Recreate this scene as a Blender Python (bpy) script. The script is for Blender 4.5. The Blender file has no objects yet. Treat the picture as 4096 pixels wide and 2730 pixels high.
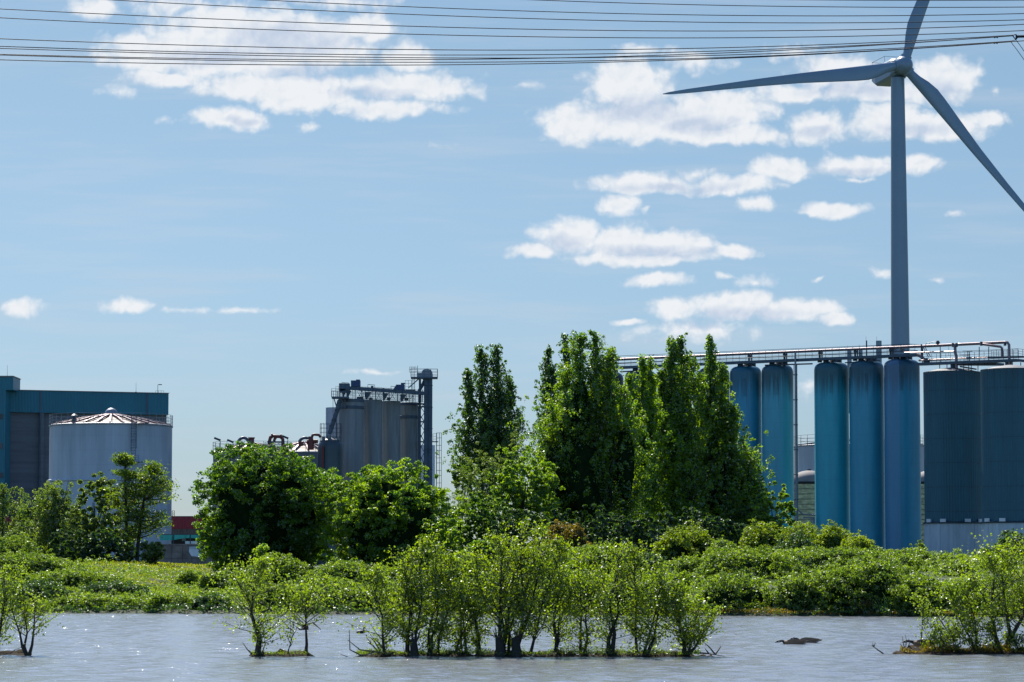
import bpy, math
import numpy as np
from mathutils import Vector, Matrix

S = bpy.context.scene
C = S.collection
R = math.radians
# ------------------------------------------------------------------ camera
F = 12000.0            # focal length in pixels of the 4096 wide photograph
HOR = 2290.0           # image row of the horizon
EYE = 2.6              # eye height above the water
PITCH = math.atan((HOR - 1365) / F)
cam_d = bpy.data.cameras.new('camera'); cam = bpy.data.objects.new('camera', cam_d); C.objects.link(cam)
cam_d.sensor_width = 36; cam_d.lens = F / 4096 * 36; cam_d.clip_end = 20000; cam_d.clip_start = 0.5
cam.location = (0, 0, EYE); cam.rotation_euler = (R(90) + PITCH, 0, 0)
S.camera = cam
S.view_settings.view_transform = 'Standard'; S.view_settings.look = 'None'
S.view_settings.gamma = 1; S.view_settings.use_curve_mapping = False
S.view_settings.exposure = 0.85
EX = 2 ** -S.view_settings.exposure      # sky values below are given as they should appear

def W(px, py, D):
    """world point seen at photo pixel (px,py) at distance D along +Y"""
    u = px - 2048; v = 1365 - py
    y = F * math.cos(PITCH) - v * math.sin(PITCH); z = F * math.sin(PITCH) + v * math.cos(PITCH)
    k = D / y
    return Vector((u * k, D, EYE + z * k))

# ------------------------------------------------------------------ world + sun
SUN_EL, SUN_AZ = R(46), R(-17)          # azimuth measured from +Y towards +X
wd = bpy.data.worlds.new("World"); S.world = wd; wd.use_nodes = True
nt = wd.node_tree; N = nt.nodes; L = nt.links; N.clear()
def nd(t, **k):
    n = N.new(t)
    for a, b in k.items(): setattr(n, a, b)
    return n
def lk(a, b): L.new(a, b)
def math_n(op, a, b=None, c=None, clamp=False):
    n = nd('ShaderNodeMath', operation=op); n.use_clamp = clamp
    for i, v in enumerate((a, b, c)):
        if v is None: continue
        if isinstance(v, (int, float)): n.inputs[i].default_value = v
        else: lk(v, n.inputs[i])
    return n.outputs[0]
def vec_n(op, a, b=None):
    n = nd('ShaderNodeVectorMath', operation=op)
    for i, v in enumerate((a, b)):
        if v is None: continue
        if isinstance(v, (tuple, list)): n.inputs[i].default_value = v
        else: lk(v, n.inputs[i])
    return n.outputs['Value'] if op in ('LENGTH', 'DISTANCE', 'DOT_PRODUCT') else n.outputs[0]
def mapr(v, a, b, c=0.0, d=1.0, smooth=True):
    n = nd('ShaderNodeMapRange'); n.interpolation_type = 'SMOOTHSTEP' if smooth else 'LINEAR'
    lk(v, n.inputs[0])
    for i, x in zip((1, 2, 3, 4), (a, b, c, d)): n.inputs[i].default_value = x
    return n.outputs[0]
sky = nd('ShaderNodeTexSky', sky_type='NISHITA'); sky.sun_disc = False
sky.sun_elevation = SUN_EL; sky.sun_rotation = SUN_AZ
sky.air_density = 1.0; sky.dust_density = 0.6; sky.ozone_density = 1.5
SKY_STR = 0.1 * EX
tc = nd('ShaderNodeTexCoord')
sep = nd('ShaderNodeSeparateXYZ'); lk(tc.outputs['Generated'], sep.inputs[0])
ysafe = math_n('MAXIMUM', sep.outputs[1], 0.05)
cu = math_n('MULTIPLY', math_n('DIVIDE', sep.outputs[0], ysafe), 120.0)   # units of 100 px
cv = math_n('MULTIPLY', math_n('DIVIDE', sep.outputs[2], ysafe), 120.0)
comb = nd('ShaderNodeCombineXYZ'); lk(cu, comb.inputs[0]); lk(cv, comb.inputs[1])
P0 = comb.outputs[0]
def noise(vec, scale, detail, rough, col=False, offs=None):
    n = nd('ShaderNodeTexNoise'); n.inputs['Scale'].default_value = scale
    n.inputs['Detail'].default_value = detail; n.inputs['Roughness'].default_value = rough
    if offs: vec = vec_n('ADD', vec, offs)
    lk(vec, n.inputs['Vector'])
    return n.outputs['Color'] if col else n.outputs['Fac']
warp = vec_n('MULTIPLY', vec_n('SUBTRACT', noise(P0, 0.55, 3, .55, True), (.5, .5, .5)), (1.1, .8, 0))
PW = vec_n('ADD', P0, warp)
CLOUDS = [  # photo pixel centre, radii, strength
 (1000,190,560,150,1.15),(566,209,190,100,1),(922,113,230,110,1.1),(1180,130,300,80,1.1),(1471,113,115,68,1.1),(1636,226,120,65,1),(1640,345,290,70,1),
 (1088,348,380,60,1),(660,318,190,42,.9),(930,475,175,52,.9),(1218,400,230,60,.9),(1523,435,280,45,.85),(1227,520,45,20,.6),(666,490,45,18,.45),
 (374,35,110,48,.8),(670,17,190,45,.7),(1358,10,240,32,.6),(87,1236,100,32,.75),(505,1218,110,38,.85),(740,1243,85,16,.55),(975,1245,120,17,.6),
 (1500,1487,130,11,.5),(2614,487,450,90,1.1),(2520,350,190,120,1.1),(2585,215,110,35,.55),(2890,440,230,95,1.05),(2780,252,130,42,.6),
 (3266,513,130,75,1),(2292,500,140,85,1),(2900,540,320,45,.95),(3353,290,190,90,.95),(3170,370,140,45,.9),(3771,312,160,95,1),(3500,370,320,50,.9),
 (3976,354,32,20,.5),(3554,480,150,80,1),(3745,500,260,60,.9),(3930,478,110,38,.85),(2570,735,215,48,.95),(2918,742,210,42,.9),(2770,696,80,26,.7),
 (3118,676,145,55,.95),(3440,661,185,48,.9),(3684,650,95,45,.9),(3420,714,80,13,.6),(2474,818,100,52,.8),(2581,842,22,18,.5),(3031,822,90,30,.85),
 (3336,842,150,36,.9),(3819,851,45,14,.5),(2274,945,140,80,1.05),(2135,1010,105,32,.85),(2500,970,180,75,1.05),(2700,985,175,68,1.05),(2570,1036,310,32,.95),
 (2944,1012,120,32,.9),(2622,1123,135,32,.85),(2905,1110,55,13,.5),(3023,1130,80,32,.5),(3519,1092,50,26,.65),(3745,1117,38,13,.5),(3288,1114,34,10,.4),
 (2683,1240,95,50,.9),(2918,1232,200,58,1),(3014,1195,105,42,1),(3179,1240,200,52,1),(3336,1279,90,28,.9),(2788,1320,240,55,.65),(2522,1284,60,17,.75),
 (3215,1555,45,40,.5),(2110,345,50,18,.35),(3165,205,90,28,.4),(487,374,70,16,.3),(1780,590,40,18,.25)]
f = None
for (x, y, rx, ry, w) in CLOUDS:
    w *= .72 if w < .75 else 1
    p = W(x, y, 1.0); cx, cy = p.x * 120, (p.z - EYE) * 120
    q = vec_n('MULTIPLY', vec_n('SUBTRACT', PW, (cx, cy, 0)), (100 / rx, 100 / ry, 0))
    g = math_n('MULTIPLY_ADD', vec_n('LENGTH', q), -w * .9, w)
    f = g if f is None else math_n('MAXIMUM', f, g)
fb = noise(vec_n('MULTIPLY', PW, (.75, 1.15, 1)), 1.15, 7, .53, offs=(3.1, 7.7, 0))
fb2 = noise(vec_n('MULTIPLY', PW, (.75, 1.15, 1)), 1.25, 5, .5, offs=(3.25, 7.4, 0))
def puff(off, det):
    v = nd('ShaderNodeTexVoronoi', feature='SMOOTH_F1', voronoi_dimensions='2D'); v.inputs['Scale'].default_value = 1.1; v.inputs['Detail'].default_value = det
    v.inputs['Roughness'].default_value = .55; v.inputs['Lacunarity'].default_value = 2.2; v.inputs['Smoothness'].default_value = .35
    lk(vec_n('ADD', PW, off), v.inputs['Vector']); return v.outputs['Distance']
pf = puff((5, 5, 0), 2.0); pf2 = puff((5.14, 4.78, 0), 1.5)
dens = math_n('ADD', math_n('ADD', math_n('MULTIPLY_ADD', f, 1.7, .04), math_n('MULTIPLY', math_n('SUBTRACT', fb, .47), 1.15)), math_n('MULTIPLY', math_n('SUBTRACT', .5, pf), .5))
alpha = mapr(dens, -0.16, 0.8)
SHADE = [(1150,165,300,75),(880,225,280,45),(1300,290,300,40),(1500,380,200,28),(2560,440,210,65),(2790,500,180,42),(3400,365,200,45),(2560,1002,210,32),(2250,975,80,40),
 (2750,1020,120,26),(2990,1262,210,34),(2820,1290,120,30),(3280,528,80,34),(3640,515,170,30),(2700,748,260,22),(3420,680,160,20),(960,480,90,20),(3770,345,90,35)]
g = None
for (x, y, rx, ry) in SHADE:
    p = W(x, y, 1.0); cx, cy = p.x * 120, (p.z - EYE) * 120
    q = vec_n('MULTIPLY', vec_n('SUBTRACT', PW, (cx, cy, 0)), (100 / rx, 100 / ry, 0))
    e_ = math_n('SUBTRACT', 1.25, vec_n('LENGTH', q)); g = e_ if g is None else math_n('MAXIMUM', g, e_)
greyf = math_n('ADD', math_n('MULTIPLY', mapr(g, -.1, 1.0), .85), math_n('ADD', math_n('MULTIPLY', math_n('SUBTRACT', fb2, fb), .5), math_n('MULTIPLY', math_n('SUBTRACT', pf, pf2), .45)), clamp=True)
ccol = nd('ShaderNodeMix', data_type='RGBA'); lk(greyf, ccol.inputs[0])
ccol.inputs[6].default_value = tuple(EX * c for c in (.87, .895, .925)) + (1,); ccol.inputs[7].default_value = tuple(EX * c for c in (.56, .645, .79)) + (1,)
# thin high veil streaks
veil = noise(vec_n('MULTIPLY', P0, (.09, .9, 1)), 1.0, 5, .6, offs=(11, 2, 0))
veil = mapr(veil, .42, .75, 0, .3)
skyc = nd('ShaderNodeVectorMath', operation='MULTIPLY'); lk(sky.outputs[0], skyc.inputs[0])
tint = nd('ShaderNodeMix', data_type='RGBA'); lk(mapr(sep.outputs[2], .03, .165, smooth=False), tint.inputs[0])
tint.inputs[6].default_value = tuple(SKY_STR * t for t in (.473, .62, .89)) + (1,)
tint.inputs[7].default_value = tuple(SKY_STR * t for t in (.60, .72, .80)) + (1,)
fill_tint = nd('ShaderNodeMix', data_type='RGBA'); lk(math_n('MAXIMUM', mapr(sep.outputs[2], .19, .5), mapr(math_n('MULTIPLY', sep.outputs[1], -1.0), -.5, .3)), fill_tint.inputs[0]); lk(tint.outputs[2], fill_tint.inputs[6])
fill_tint.inputs[7].default_value = tuple(SKY_STR * t for t in (.88, 1.42, 2.0)) + (1,)  # unseen sky, overhead and behind camera, made brighter and bluer to lift shade
lk(fill_tint.outputs[2], skyc.inputs[1])
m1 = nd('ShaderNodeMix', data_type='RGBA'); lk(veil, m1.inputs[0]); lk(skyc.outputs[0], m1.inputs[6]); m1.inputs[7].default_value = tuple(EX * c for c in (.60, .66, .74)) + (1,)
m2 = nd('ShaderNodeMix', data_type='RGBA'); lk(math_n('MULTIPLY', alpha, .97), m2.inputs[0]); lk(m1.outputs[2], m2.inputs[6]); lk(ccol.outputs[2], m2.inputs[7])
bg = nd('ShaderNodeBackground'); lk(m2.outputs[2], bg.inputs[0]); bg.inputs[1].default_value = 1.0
wo = nd('ShaderNodeOutputWorld'); lk(bg.outputs[0], wo.inputs[0])

sl = bpy.data.lights.new('sun', 'SUN'); sl.energy = 4.5; sl.angle = R(.53); sl.color = (1, .94, .84)
so = bpy.data.objects.new('sun', sl); C.objects.link(so); so.location = (0, 0, 200)
sd = Vector((math.sin(SUN_AZ) * math.cos(SUN_EL), math.cos(SUN_AZ) * math.cos(SUN_EL), math.sin(SUN_EL)))
so.rotation_euler = sd.to_track_quat('Z', 'Y').to_euler()

# ------------------------------------------------------------------ materials
def principled(name, col, rough=.6, metal=0.0, var=.18, scale=.6, stretch=(1, 1, 1), bump=0.0, bscale=8, spec=.5, col2=None):
    m = bpy.data.materials.new(name); m.use_nodes = True
    t = m.node_tree; ns = t.nodes; ls = t.links; b = ns['Principled BSDF']
    b.inputs['Roughness'].default_value = rough; b.inputs['Metallic'].default_value = metal
    b.inputs['Specular IOR Level'].default_value = spec
    co = ns.new('ShaderNodeTexCoord'); mp = ns.new('ShaderNodeMapping'); mp.inputs['Scale'].default_value = stretch
    ls.new(co.outputs['Object'], mp.inputs[0])
    no = ns.new('ShaderNodeTexNoise'); no.inputs['Scale'].default_value = scale; no.inputs['Detail'].default_value = 6
    no.inputs['Roughness'].default_value = .65; ls.new(mp.outputs[0], no.inputs['Vector'])
    cr = ns.new('ShaderNodeValToRGB'); ls.new(no.outputs['Fac'], cr.inputs[0])
    c2 = col2 or tuple(c * (1 + var) for c in col)
    c1 = tuple(c * (1 - var) for c in col)
    cr.color_ramp.elements[0].position = .3; cr.color_ramp.elements[1].position = .7
    cr.color_ramp.elements[0].color = (*c1, 1); cr.color_ramp.elements[1].color = (*c2, 1)
    ls.new(cr.outputs[0], b.inputs['Base Color'])
    if bump:
        n2 = ns.new('ShaderNodeTexNoise'); n2.inputs['Scale'].default_value = bscale; n2.inputs['Detail'].default_value = 4
        ls.new(co.outputs['Object'], n2.inputs['Vector'])
        bp = ns.new('ShaderNodeBump'); bp.inputs['Strength'].default_value = bump; bp.inputs['Distance'].default_value = .05
        ls.new(n2.outputs['Fac'], bp.inputs['Height']); ls.new(bp.outputs[0], b.inputs['Normal'])
    return m

def silo_paint(name, col, stain=(.01, .015, .02), ztop=30, band=6.0, amount=1.0, patch=None, rough=.45, spec=.5):
    """painted steel with dirty streaks that run down from the crown (object z measured from the base)"""
    m = principled(name, col, rough, var=.18, scale=.55, stretch=(1, 1, .14), spec=spec)
    t = m.node_tree; ns = t.nodes; ls = t.links; b = ns['Principled BSDF']
    base = b.inputs['Base Color'].links[0].from_socket
    co = ns.new('ShaderNodeTexCoord'); sp = ns.new('ShaderNodeSeparateXYZ'); ls.new(co.outputs['Object'], sp.inputs[0])
    mp = ns.new('ShaderNodeMapping'); mp.inputs['Scale'].default_value = (2.6, 2.6, .05); ls.new(co.outputs['Object'], mp.inputs[0])
    no = ns.new('ShaderNodeTexNoise'); no.inputs['Scale'].default_value = 1.0; no.inputs['Detail'].default_value = 5; ls.new(mp.outputs[0], no.inputs['Vector'])
    a = ns.new('ShaderNodeMath'); a.operation = 'MULTIPLY_ADD'; ls.new(no.outputs['Fac'], a.inputs[0]); a.inputs[1].default_value = band * 2.4
    ls.new(sp.outputs[2], a.inputs[2])
    mr = ns.new('ShaderNodeMapRange'); mr.interpolation_type = 'SMOOTHSTEP'; ls.new(a.outputs[0], mr.inputs[0])
    mr.inputs[1].default_value = ztop - band * .55 + band * .6; mr.inputs[2].default_value = ztop + band * 1.3; mr.inputs[4].default_value = amount
    mx = ns.new('ShaderNodeMix'); mx.data_type = 'RGBA'; ls.new(mr.outputs[0], mx.inputs[0]); ls.new(base, mx.inputs[6]); mx.inputs[7].default_value = (*stain, 1)
    out = mx.outputs[2]
    # horizontal weld seams
    wv = ns.new('ShaderNodeMath'); wv.operation = 'FRACT'
    dv = ns.new('ShaderNodeMath'); dv.operation = 'DIVIDE'; ls.new(sp.outputs[2], dv.inputs[0]); dv.inputs[1].default_value = 2.4; ls.new(dv.outputs[0], wv.inputs[0])
    lt = ns.new('ShaderNodeMath'); lt.operation = 'LESS_THAN'; ls.new(wv.outputs[0], lt.inputs[0]); lt.inputs[1].default_value = .035
    sc = ns.new('ShaderNodeMath'); sc.operation = 'MULTIPLY'; ls.new(lt.outputs[0], sc.inputs[0]); sc.inputs[1].default_value = .17
    m3 = ns.new('ShaderNodeMix'); m3.data_type = 'RGBA'; ls.new(sc.outputs[0], m3.inputs[0]); ls.new(out, m3.inputs[6]); m3.inputs[7].default_value = (*[c * .45 for c in col], 1)
    out = m3.outputs[2]
    if patch:
        pc, x1 = patch
        l1 = ns.new('ShaderNodeMath'); l1.operation = 'LESS_THAN'; ls.new(sp.outputs[0], l1.inputs[0]); l1.inputs[1].default_value = x1
        l2 = ns.new('ShaderNodeMath'); l2.operation = 'MULTIPLY'; ls.new(l1.outputs[0], l2.inputs[0]); l2.inputs[1].default_value = .38
        m4 = ns.new('ShaderNodeMix'); m4.data_type = 'RGBA'; ls.new(l2.outputs[0], m4.inputs[0]); ls.new(out, m4.inputs[6]); m4.inputs[7].default_value = (*pc, 1)
        out = m4.outputs[2]
    ls.new(out, b.inputs['Base Color'])
    return m

def leaf_mat(name, dark, light, trans=.45, gloss=.06):
    m = bpy.data.materials.new(name); m.use_nodes = True
    t = m.node_tree; ns = t.nodes; ls = t.links; ns.clear()
    at = ns.new('ShaderNodeAttribute'); at.attribute_name = 'tint'
    cr = ns.new('ShaderNodeValToRGB'); ls.new(at.outputs['Fac'], cr.inputs[0])
    cr.color_ramp.elements[0].color = (*dark, 1); cr.color_ramp.elements[1].color = (*light, 1)
    df = ns.new('ShaderNodeBsdfDiffuse'); tr = ns.new('ShaderNodeBsdfTranslucent'); gl = ns.new('ShaderNodeBsdfGlossy')
    gl.inputs['Roughness'].default_value = .42
    gl.inputs['Color'].default_value = (.9, .95, .9, 1)
    dk = ns.new('ShaderNodeVectorMath'); dk.operation = 'MULTIPLY'; ls.new(cr.outputs[0], dk.inputs[0]); dk.inputs[1].default_value = (.46, .38, .28); ls.new(dk.outputs[0], df.inputs[0])
    yl = ns.new('ShaderNodeVectorMath'); yl.operation = 'MULTIPLY'; ls.new(cr.outputs[0], yl.inputs[0]); yl.inputs[1].default_value = (2.9, 2.4, .28)
    ls.new(yl.outputs[0], tr.inputs[0])
    m1 = ns.new('ShaderNodeMixShader'); m1.inputs[0].default_value = trans; ls.new(df.outputs[0], m1.inputs[1]); ls.new(tr.outputs[0], m1.inputs[2])
    m2 = ns.new('ShaderNodeMixShader'); m2.inputs[0].default_value = gloss; ls.new(m1.outputs[0], m2.inputs[1]); ls.new(gl.outputs[0], m2.inputs[2])
    o = ns.new('ShaderNodeOutputMaterial'); ls.new(m2.outputs[0], o.inputs[0])
    return m

M = {}
M['concrete'] = principled('concrete', (.19, .20, .20), .9, var=.25, scale=.9, stretch=(1.6, 1.6, .12), bump=.15)
M['concrete_dark'] = principled('dark_concrete', (.115, .122, .13), .9, var=.25, scale=.5, stretch=(.15, .15, 2.2), bump=.2, bscale=3)
M['concrete_base'] = principled('pale_concrete', (.40, .44, .47), .85, var=.18, scale=.8, stretch=(1.5, 1.5, .2))
M['teal_clad'] = principled('teal_cladding', (.02, .15, .19), .5, var=.12, scale=.3, stretch=(1, 1, .4))
M['tank'] = silo_paint('pale_tank_paint', (.37, .39, .435), stain=(.2, .19, .18), ztop=24, band=5, amount=.25, rough=.5)
M['tank_dark'] = silo_paint('grey_tank_paint', (.15, .165, .19), stain=(.05, .05, .05), ztop=18, band=3, amount=.3)
M['roof_metal'] = principled('weathered_roof_metal', (.20, .145, .115), .65, .0, var=.25, scale=.5)
M['steel_dark'] = principled('dark_steel', (.035, .045, .06), .5, .3, var=.2, scale=1)
M['steel_blue'] = principled('blue_grey_steel', (.05, .07, .095), .5, .2, var=.25, scale=.8)
M['steel_grey'] = principled('galvanised_steel', (.2, .21, .23), .5, .5, var=.2)
M['pipe_pink'] = principled('pinkish_pipe_cladding', (.20, .135, .135), .42, .4, var=.2)
M['blue_box'] = principled('dark_blue_paint', (.01, .035, .10), .5, var=.15)
M['red_pipe'] = principled('red_oxide_paint', (.13, .02, .014), .55, var=.25, scale=2)
M['red_clad'] = principled('dark_red_cladding', (.19, .012, .03), .55, var=.15, stretch=(1, 1, .3))
M['brown_clad'] = principled('weathered_fence_cladding', (.09, .08, .08), .8, var=.4, scale=2, stretch=(1.5, 1, .1))
M['green_net'] = principled('green_sheeting', (.04, .34, .27), .7, var=.15, scale=1)
M['black'] = principled('plain_black', (.008, .008, .012), .7)
M['white_paint'] = principled('dirty_white_paint', (.55, .56, .58), .6, var=.12, scale=.8)
M['turbine'] = principled('turbine_grey_paint', (.17, .22, .27), .36, var=.05, scale=.2, spec=.6)
M['wire'] = principled('conductor_aluminium', (.02, .025, .035), .7, .0)
M['silo_ribbed'] = silo_paint('dark_teal_ribbed_steel', (.015, .085, .115), stain=(.012, .02, .025), ztop=31, band=4, amount=.5, rough=.55)
M['vessel'] = silo_paint('dark_vessel_steel', (.045, .065, .075), stain=(.02, .03, .03), ztop=20, band=4, amount=.5)
M['block_wall'] = principled('stained_block_wall', (.17, .13, .11), .9, var=.45, scale=.6)
M['yellow_blocks'] = principled('yellowish_concrete_blocks', (.50, .44, .24), .9, var=.55, scale=.9, stretch=(1, 1, 2.5))
M['rust'] = principled('rusty_yellow_paint', (.25, .13, .04), .8, var=.3)
M['bark'] = principled('bark', (.028, .022, .016), .9, var=.35, scale=5, bump=.3)
M['mud'] = principled('wet_mud', (.03, .022, .013), .95, var=.4, scale=3, bump=.5, bscale=12, spec=.1)
M['driftwood'] = principled('grey_driftwood', (.10, .075, .055), .85, var=.35, scale=6)
M['goose_brown'] = principled('brown_feathers', (.19, .115, .065), .8, var=.35, scale=14, stretch=(1, 3, 3))
M['goose_white'] = principled('white_feathers', (.6, .58, .55), .8, var=.1)
M['goose_black'] = principled('black_feathers', (.012, .011, .012), .6)
M['dome_plaster'] = principled('grey_dome_render', (.20, .18, .165), .8, var=.15)
M['ribbed_roof'] = principled('dull_grey_roof_sheet', (.11, .11, .11), .6, .1, var=.3)
M['leaf_round'] = leaf_mat('maple_leaves', (.032, .11, .016), (.125, .25, .010), .46, .05)
M['leaf_bright'] = leaf_mat('bright_leaves', (.07, .18, .008), (.20, .34, .008), .5, .05)
M['leaf_poplar'] = leaf_mat('poplar_leaves', (.04, .13, .010), (.165, .29, .008), .48, .06)
M['leaf_poplar_dark'] = leaf_mat('dark_poplar_leaves', (.025, .09, .02), (.09, .19, .02), .42, .06)
M['leaf_willow'] = leaf_mat('willow_leaves', (.06, .14, .05), (.17, .27, .10), .38, .05)
M['leaf_alder'] = leaf_mat('alder_leaves', (.045, .115, .015), (.15, .24, .02), .42, .05)
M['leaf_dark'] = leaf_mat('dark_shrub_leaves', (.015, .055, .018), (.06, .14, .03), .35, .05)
M['leaf_bramble'] = leaf_mat('bramble_leaves', (.05, .125, .018), (.18, .30, .045), .42, .045)
M['leaf_yellow'] = leaf_mat('yellow_green_leaves', (.075, .15, .008), (.20, .31, .012), .45, .04)
M['leaf_brown'] = leaf_mat('brownish_twigs_and_leaves', (.07, .065, .018), (.20, .18, .04), .38, .03)
M['leaf_sapling'] = leaf_mat('sapling_leaves', (.055, .125, .006), (.17, .27, .008), .5, .06)
M['leaf_grass'] = leaf_mat('meadow_grass', (.08, .14, .012), (.28, .34, .03), .42, .02)

# ------------------------------------------------------------------ mesh helpers
def tag(o, label=None, cat=None, group=None, kind=None):
    if label: o['label'] = label
    if cat: o['category'] = cat
    if group: o['group'] = group
    if kind: o['kind'] = kind
    return o
def link(name, me, mat, parent=None):
    o = bpy.data.objects.new(name, me); C.objects.link(o)
    if mat is not None: me.materials.append(M[mat] if isinstance(mat, str) else mat)
    if parent is not None: o.parent = parent
    return o
def thing(name, loc, label, cat, group=None, rz=0):
    o = bpy.data.objects.new(name, None); C.objects.link(o); o.location = loc; o.rotation_euler = (0, 0, rz)
    o.empty_display_size = .1
    return tag(o, label, cat, group)

class MB:
    """mesh builder, coordinates relative to the thing's base"""
    def __init__(s): s.v = []; s.f = []; s.mi = []; s.cur = 0; s.cuts = []
    def add(s, vs, fs):
        b = len(s.v); s.cuts.append((b, len(s.f))); s.v += [tuple(v) for v in vs]; s.f += [tuple(b + i for i in f) for f in fs]; s.mi += [s.cur] * len(fs)
    def box(s, c, d, rot=None):
        c = Vector(c); vs = []
        for z in (-.5, .5):
            for x, y in ((-.5, -.5), (.5, -.5), (.5, .5), (-.5, .5)):
                p = Vector((x * d[0], y * d[1], z * d[2]))
                if rot is not None: p = rot @ p
                vs.append(c + p)
        s.add(vs, [(3, 2, 1, 0), (4, 5, 6, 7), (0, 1, 5, 4), (1, 2, 6, 5), (2, 3, 7, 6), (3, 0, 4, 7)])
    def cyl(s, p0, p1, r0, r1=None, n=12, caps=True):
        r1 = r0 if r1 is None else r1
        s.path([p0, p1], [r0, r1], n, caps)
    def path(s, pts, rad, n=8, caps=True, flat=1.0):
        pts = [Vector(p) for p in pts]
        if isinstance(rad, (int, float)): rad = [rad] * len(pts)
        vs = []; up = None
        for i, p in enumerate(pts):
            d = (pts[min(i + 1, len(pts) - 1)] - pts[max(i - 1, 0)]).normalized()
            if up is None:
                up = Vector((0, 0, 1)) if abs(d.z) < .9 else Vector((0, 1, 0))
            a = d.cross(up).normalized(); b = a.cross(d).normalized(); up = b
            for k in range(n):
                t = 2 * math.pi * (k + .5) / n
                vs.append(p + (a * math.cos(t) + b * math.sin(t) * flat) * rad[i])
        fs = []
        for i in range(len(pts) - 1):
            for k in range(n):
                fs.append((i * n + k, i * n + (k + 1) % n, (i + 1) * n + (k + 1) % n, (i + 1) * n + k))
        if caps:
            fs.append(tuple(range(n))[::-1]); fs.append(tuple((len(pts) - 1) * n + k for k in range(n)))
        s.add(vs, fs)
    def lathe(s, prof, c=(0, 0, 0), n=64, rib=0, ribd=0.0, closed_top=True):
        vs = []; fs = []
        for (r, z) in prof:
            for k in range(n):
                t = 2 * math.pi * k / n
                rr = r + (ribd * (1 if (k // 2) % 2 else -1) if rib and r > .5 else 0)
                vs.append((c[0] + rr * math.cos(t), c[1] + rr * math.sin(t), c[2] + z))
        for i in range(len(prof) - 1):
            for k in range(n):
                fs.append((i * n + k, i * n + (k + 1) % n, (i + 1) * n + (k + 1) % n, (i + 1) * n + k))
        if closed_top: fs.append(tuple((len(prof) - 1) * n + k for k in range(n)))
        s.add(vs, fs)
    def ring(s, c, r, rad, n=48, k=5, a0=0, a1=2 * math.pi):
        full = abs(a1 - a0 - 2 * math.pi) < 1e-3
        m = n if not full else n + 1
        pts = [(c[0] + r * math.cos(a0 + (a1 - a0) * i / (n if full else n - 1)), c[1] + r * math.sin(a0 + (a1 - a0) * i / (n if full else n - 1)), c[2]) for i in range(m)]
        s.path(pts, rad, k, not full)
    def railing(s, c, r, h=1.1, posts=24, rad=.035, rows=3):
        for i in range(rows): s.ring((c[0], c[1], c[2] + h * (i + 1) / rows), r, rad * .8, 48, 4)
        for i in range(posts):
            t = 2 * math.pi * i / posts
            p = (c[0] + r * math.cos(t), c[1] + r * math.sin(t), c[2])
            s.path([p, (p[0], p[1], p[2] + h)], rad, 4)
    def rail_line(s, p0, p1, h=1.1, gap=1.5, rad=.035, rows=3):
        p0 = Vector(p0); p1 = Vector(p1); n = max(1, int(round((p1 - p0).length / gap)))
        for i in range(rows):
            o = Vector((0, 0, h * (i + 1) / rows)); s.path([p0 + o, p1 + o], rad * .85, 4)
        for i in range(n + 1):
            p = p0.lerp(p1, i / n); s.path([p, p + Vector((0, 0, h))], rad, 4)
    def build(s, name, mat, parent=None, smooth=None, mats=None):
        me = bpy.data.meshes.new(name); me.from_pydata(s.v, [], s.f)
        if smooth is not None:
            me.polygons.foreach_set('use_smooth', [True] * len(s.f)); me.update()
            try: me.set_sharp_from_angle(angle=R(smooth))
            except Exception: pass
        me.update()
        o = link(name, me, mat, parent)
        if mats:
            for m in mats: me.materials.append(M[m])
            me.polygons.foreach_set('material_index', s.mi)
        return o

def build_each(m, name, mat, parent, per=1, **k):
    """one object for every `per` shapes added to the builder"""
    cuts = m.cuts[::per] + [(len(m.v), len(m.f))]
    for (v0, f0), (v1, f1) in zip(cuts[:-1], cuts[1:]):
        q = MB(); q.v = m.v[v0:v1]; q.f = [tuple(i - v0 for i in f) for f in m.f[f0:f1]]; q.mi = [0] * len(q.f); q.build(name, mat, parent, **k)
def rr(seed): return np.random.default_rng(seed)
def quads(name, V4, mat, parent=None, tint=None):
    """V4: (n,4,3) -> one mesh"""
    n = len(V4); me = bpy.data.meshes.new(name)
    me.vertices.add(n * 4); me.vertices.foreach_set('co', V4.reshape(-1).astype(np.float32))
    me.loops.add(n * 4); me.loops.foreach_set('vertex_index', np.arange(n * 4, dtype=np.int32))
    me.polygons.add(n); me.polygons.foreach_set('loop_start', np.arange(0, n * 4, 4, dtype=np.int32))
    me.update(calc_edges=True)
    if tint is not None:
        a = me.attributes.new('tint', 'FLOAT', 'FACE'); a.data.foreach_set('value', tint.astype(np.float32))
    return link(name, me, mat, parent)
def leaf_quads(P, size, rng, wid=.62, up=.35, droop=0.0, hint=None):
    n = len(P)
    a = rng.normal(size=(n, 3)); a[:, 2] -= droop * 2; a /= np.linalg.norm(a, axis=1)[:, None]
    nr = rng.normal(size=(n, 3)); nr[:, 2] = np.abs(nr[:, 2]) + up
    if hint is not None: nr = nr * .55 + hint * .9
    b = np.cross(nr, a); b /= np.linalg.norm(b, axis=1)[:, None] + 1e-9
    s = size * rng.uniform(.6, 1.25, n)[:, None]
    L_ = a * s * .5; W_ = b * s * .5 * wid
    k = rng.uniform(-.2, .2, n)[:, None]
    return np.stack([P - L_, P + W_ + L_ * k, P + L_, P - W_ + L_ * k], 1)
def pnoise(P, seed, s):
    r = rr(seed); out = np.zeros(len(P))
    for i in range(5):
        k = r.normal(size=3) / s * (1 + i * .45); out += np.sin(P @ k + r.uniform(0, 6.28)) / (1 + i * .3)
    return out / 3

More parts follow.
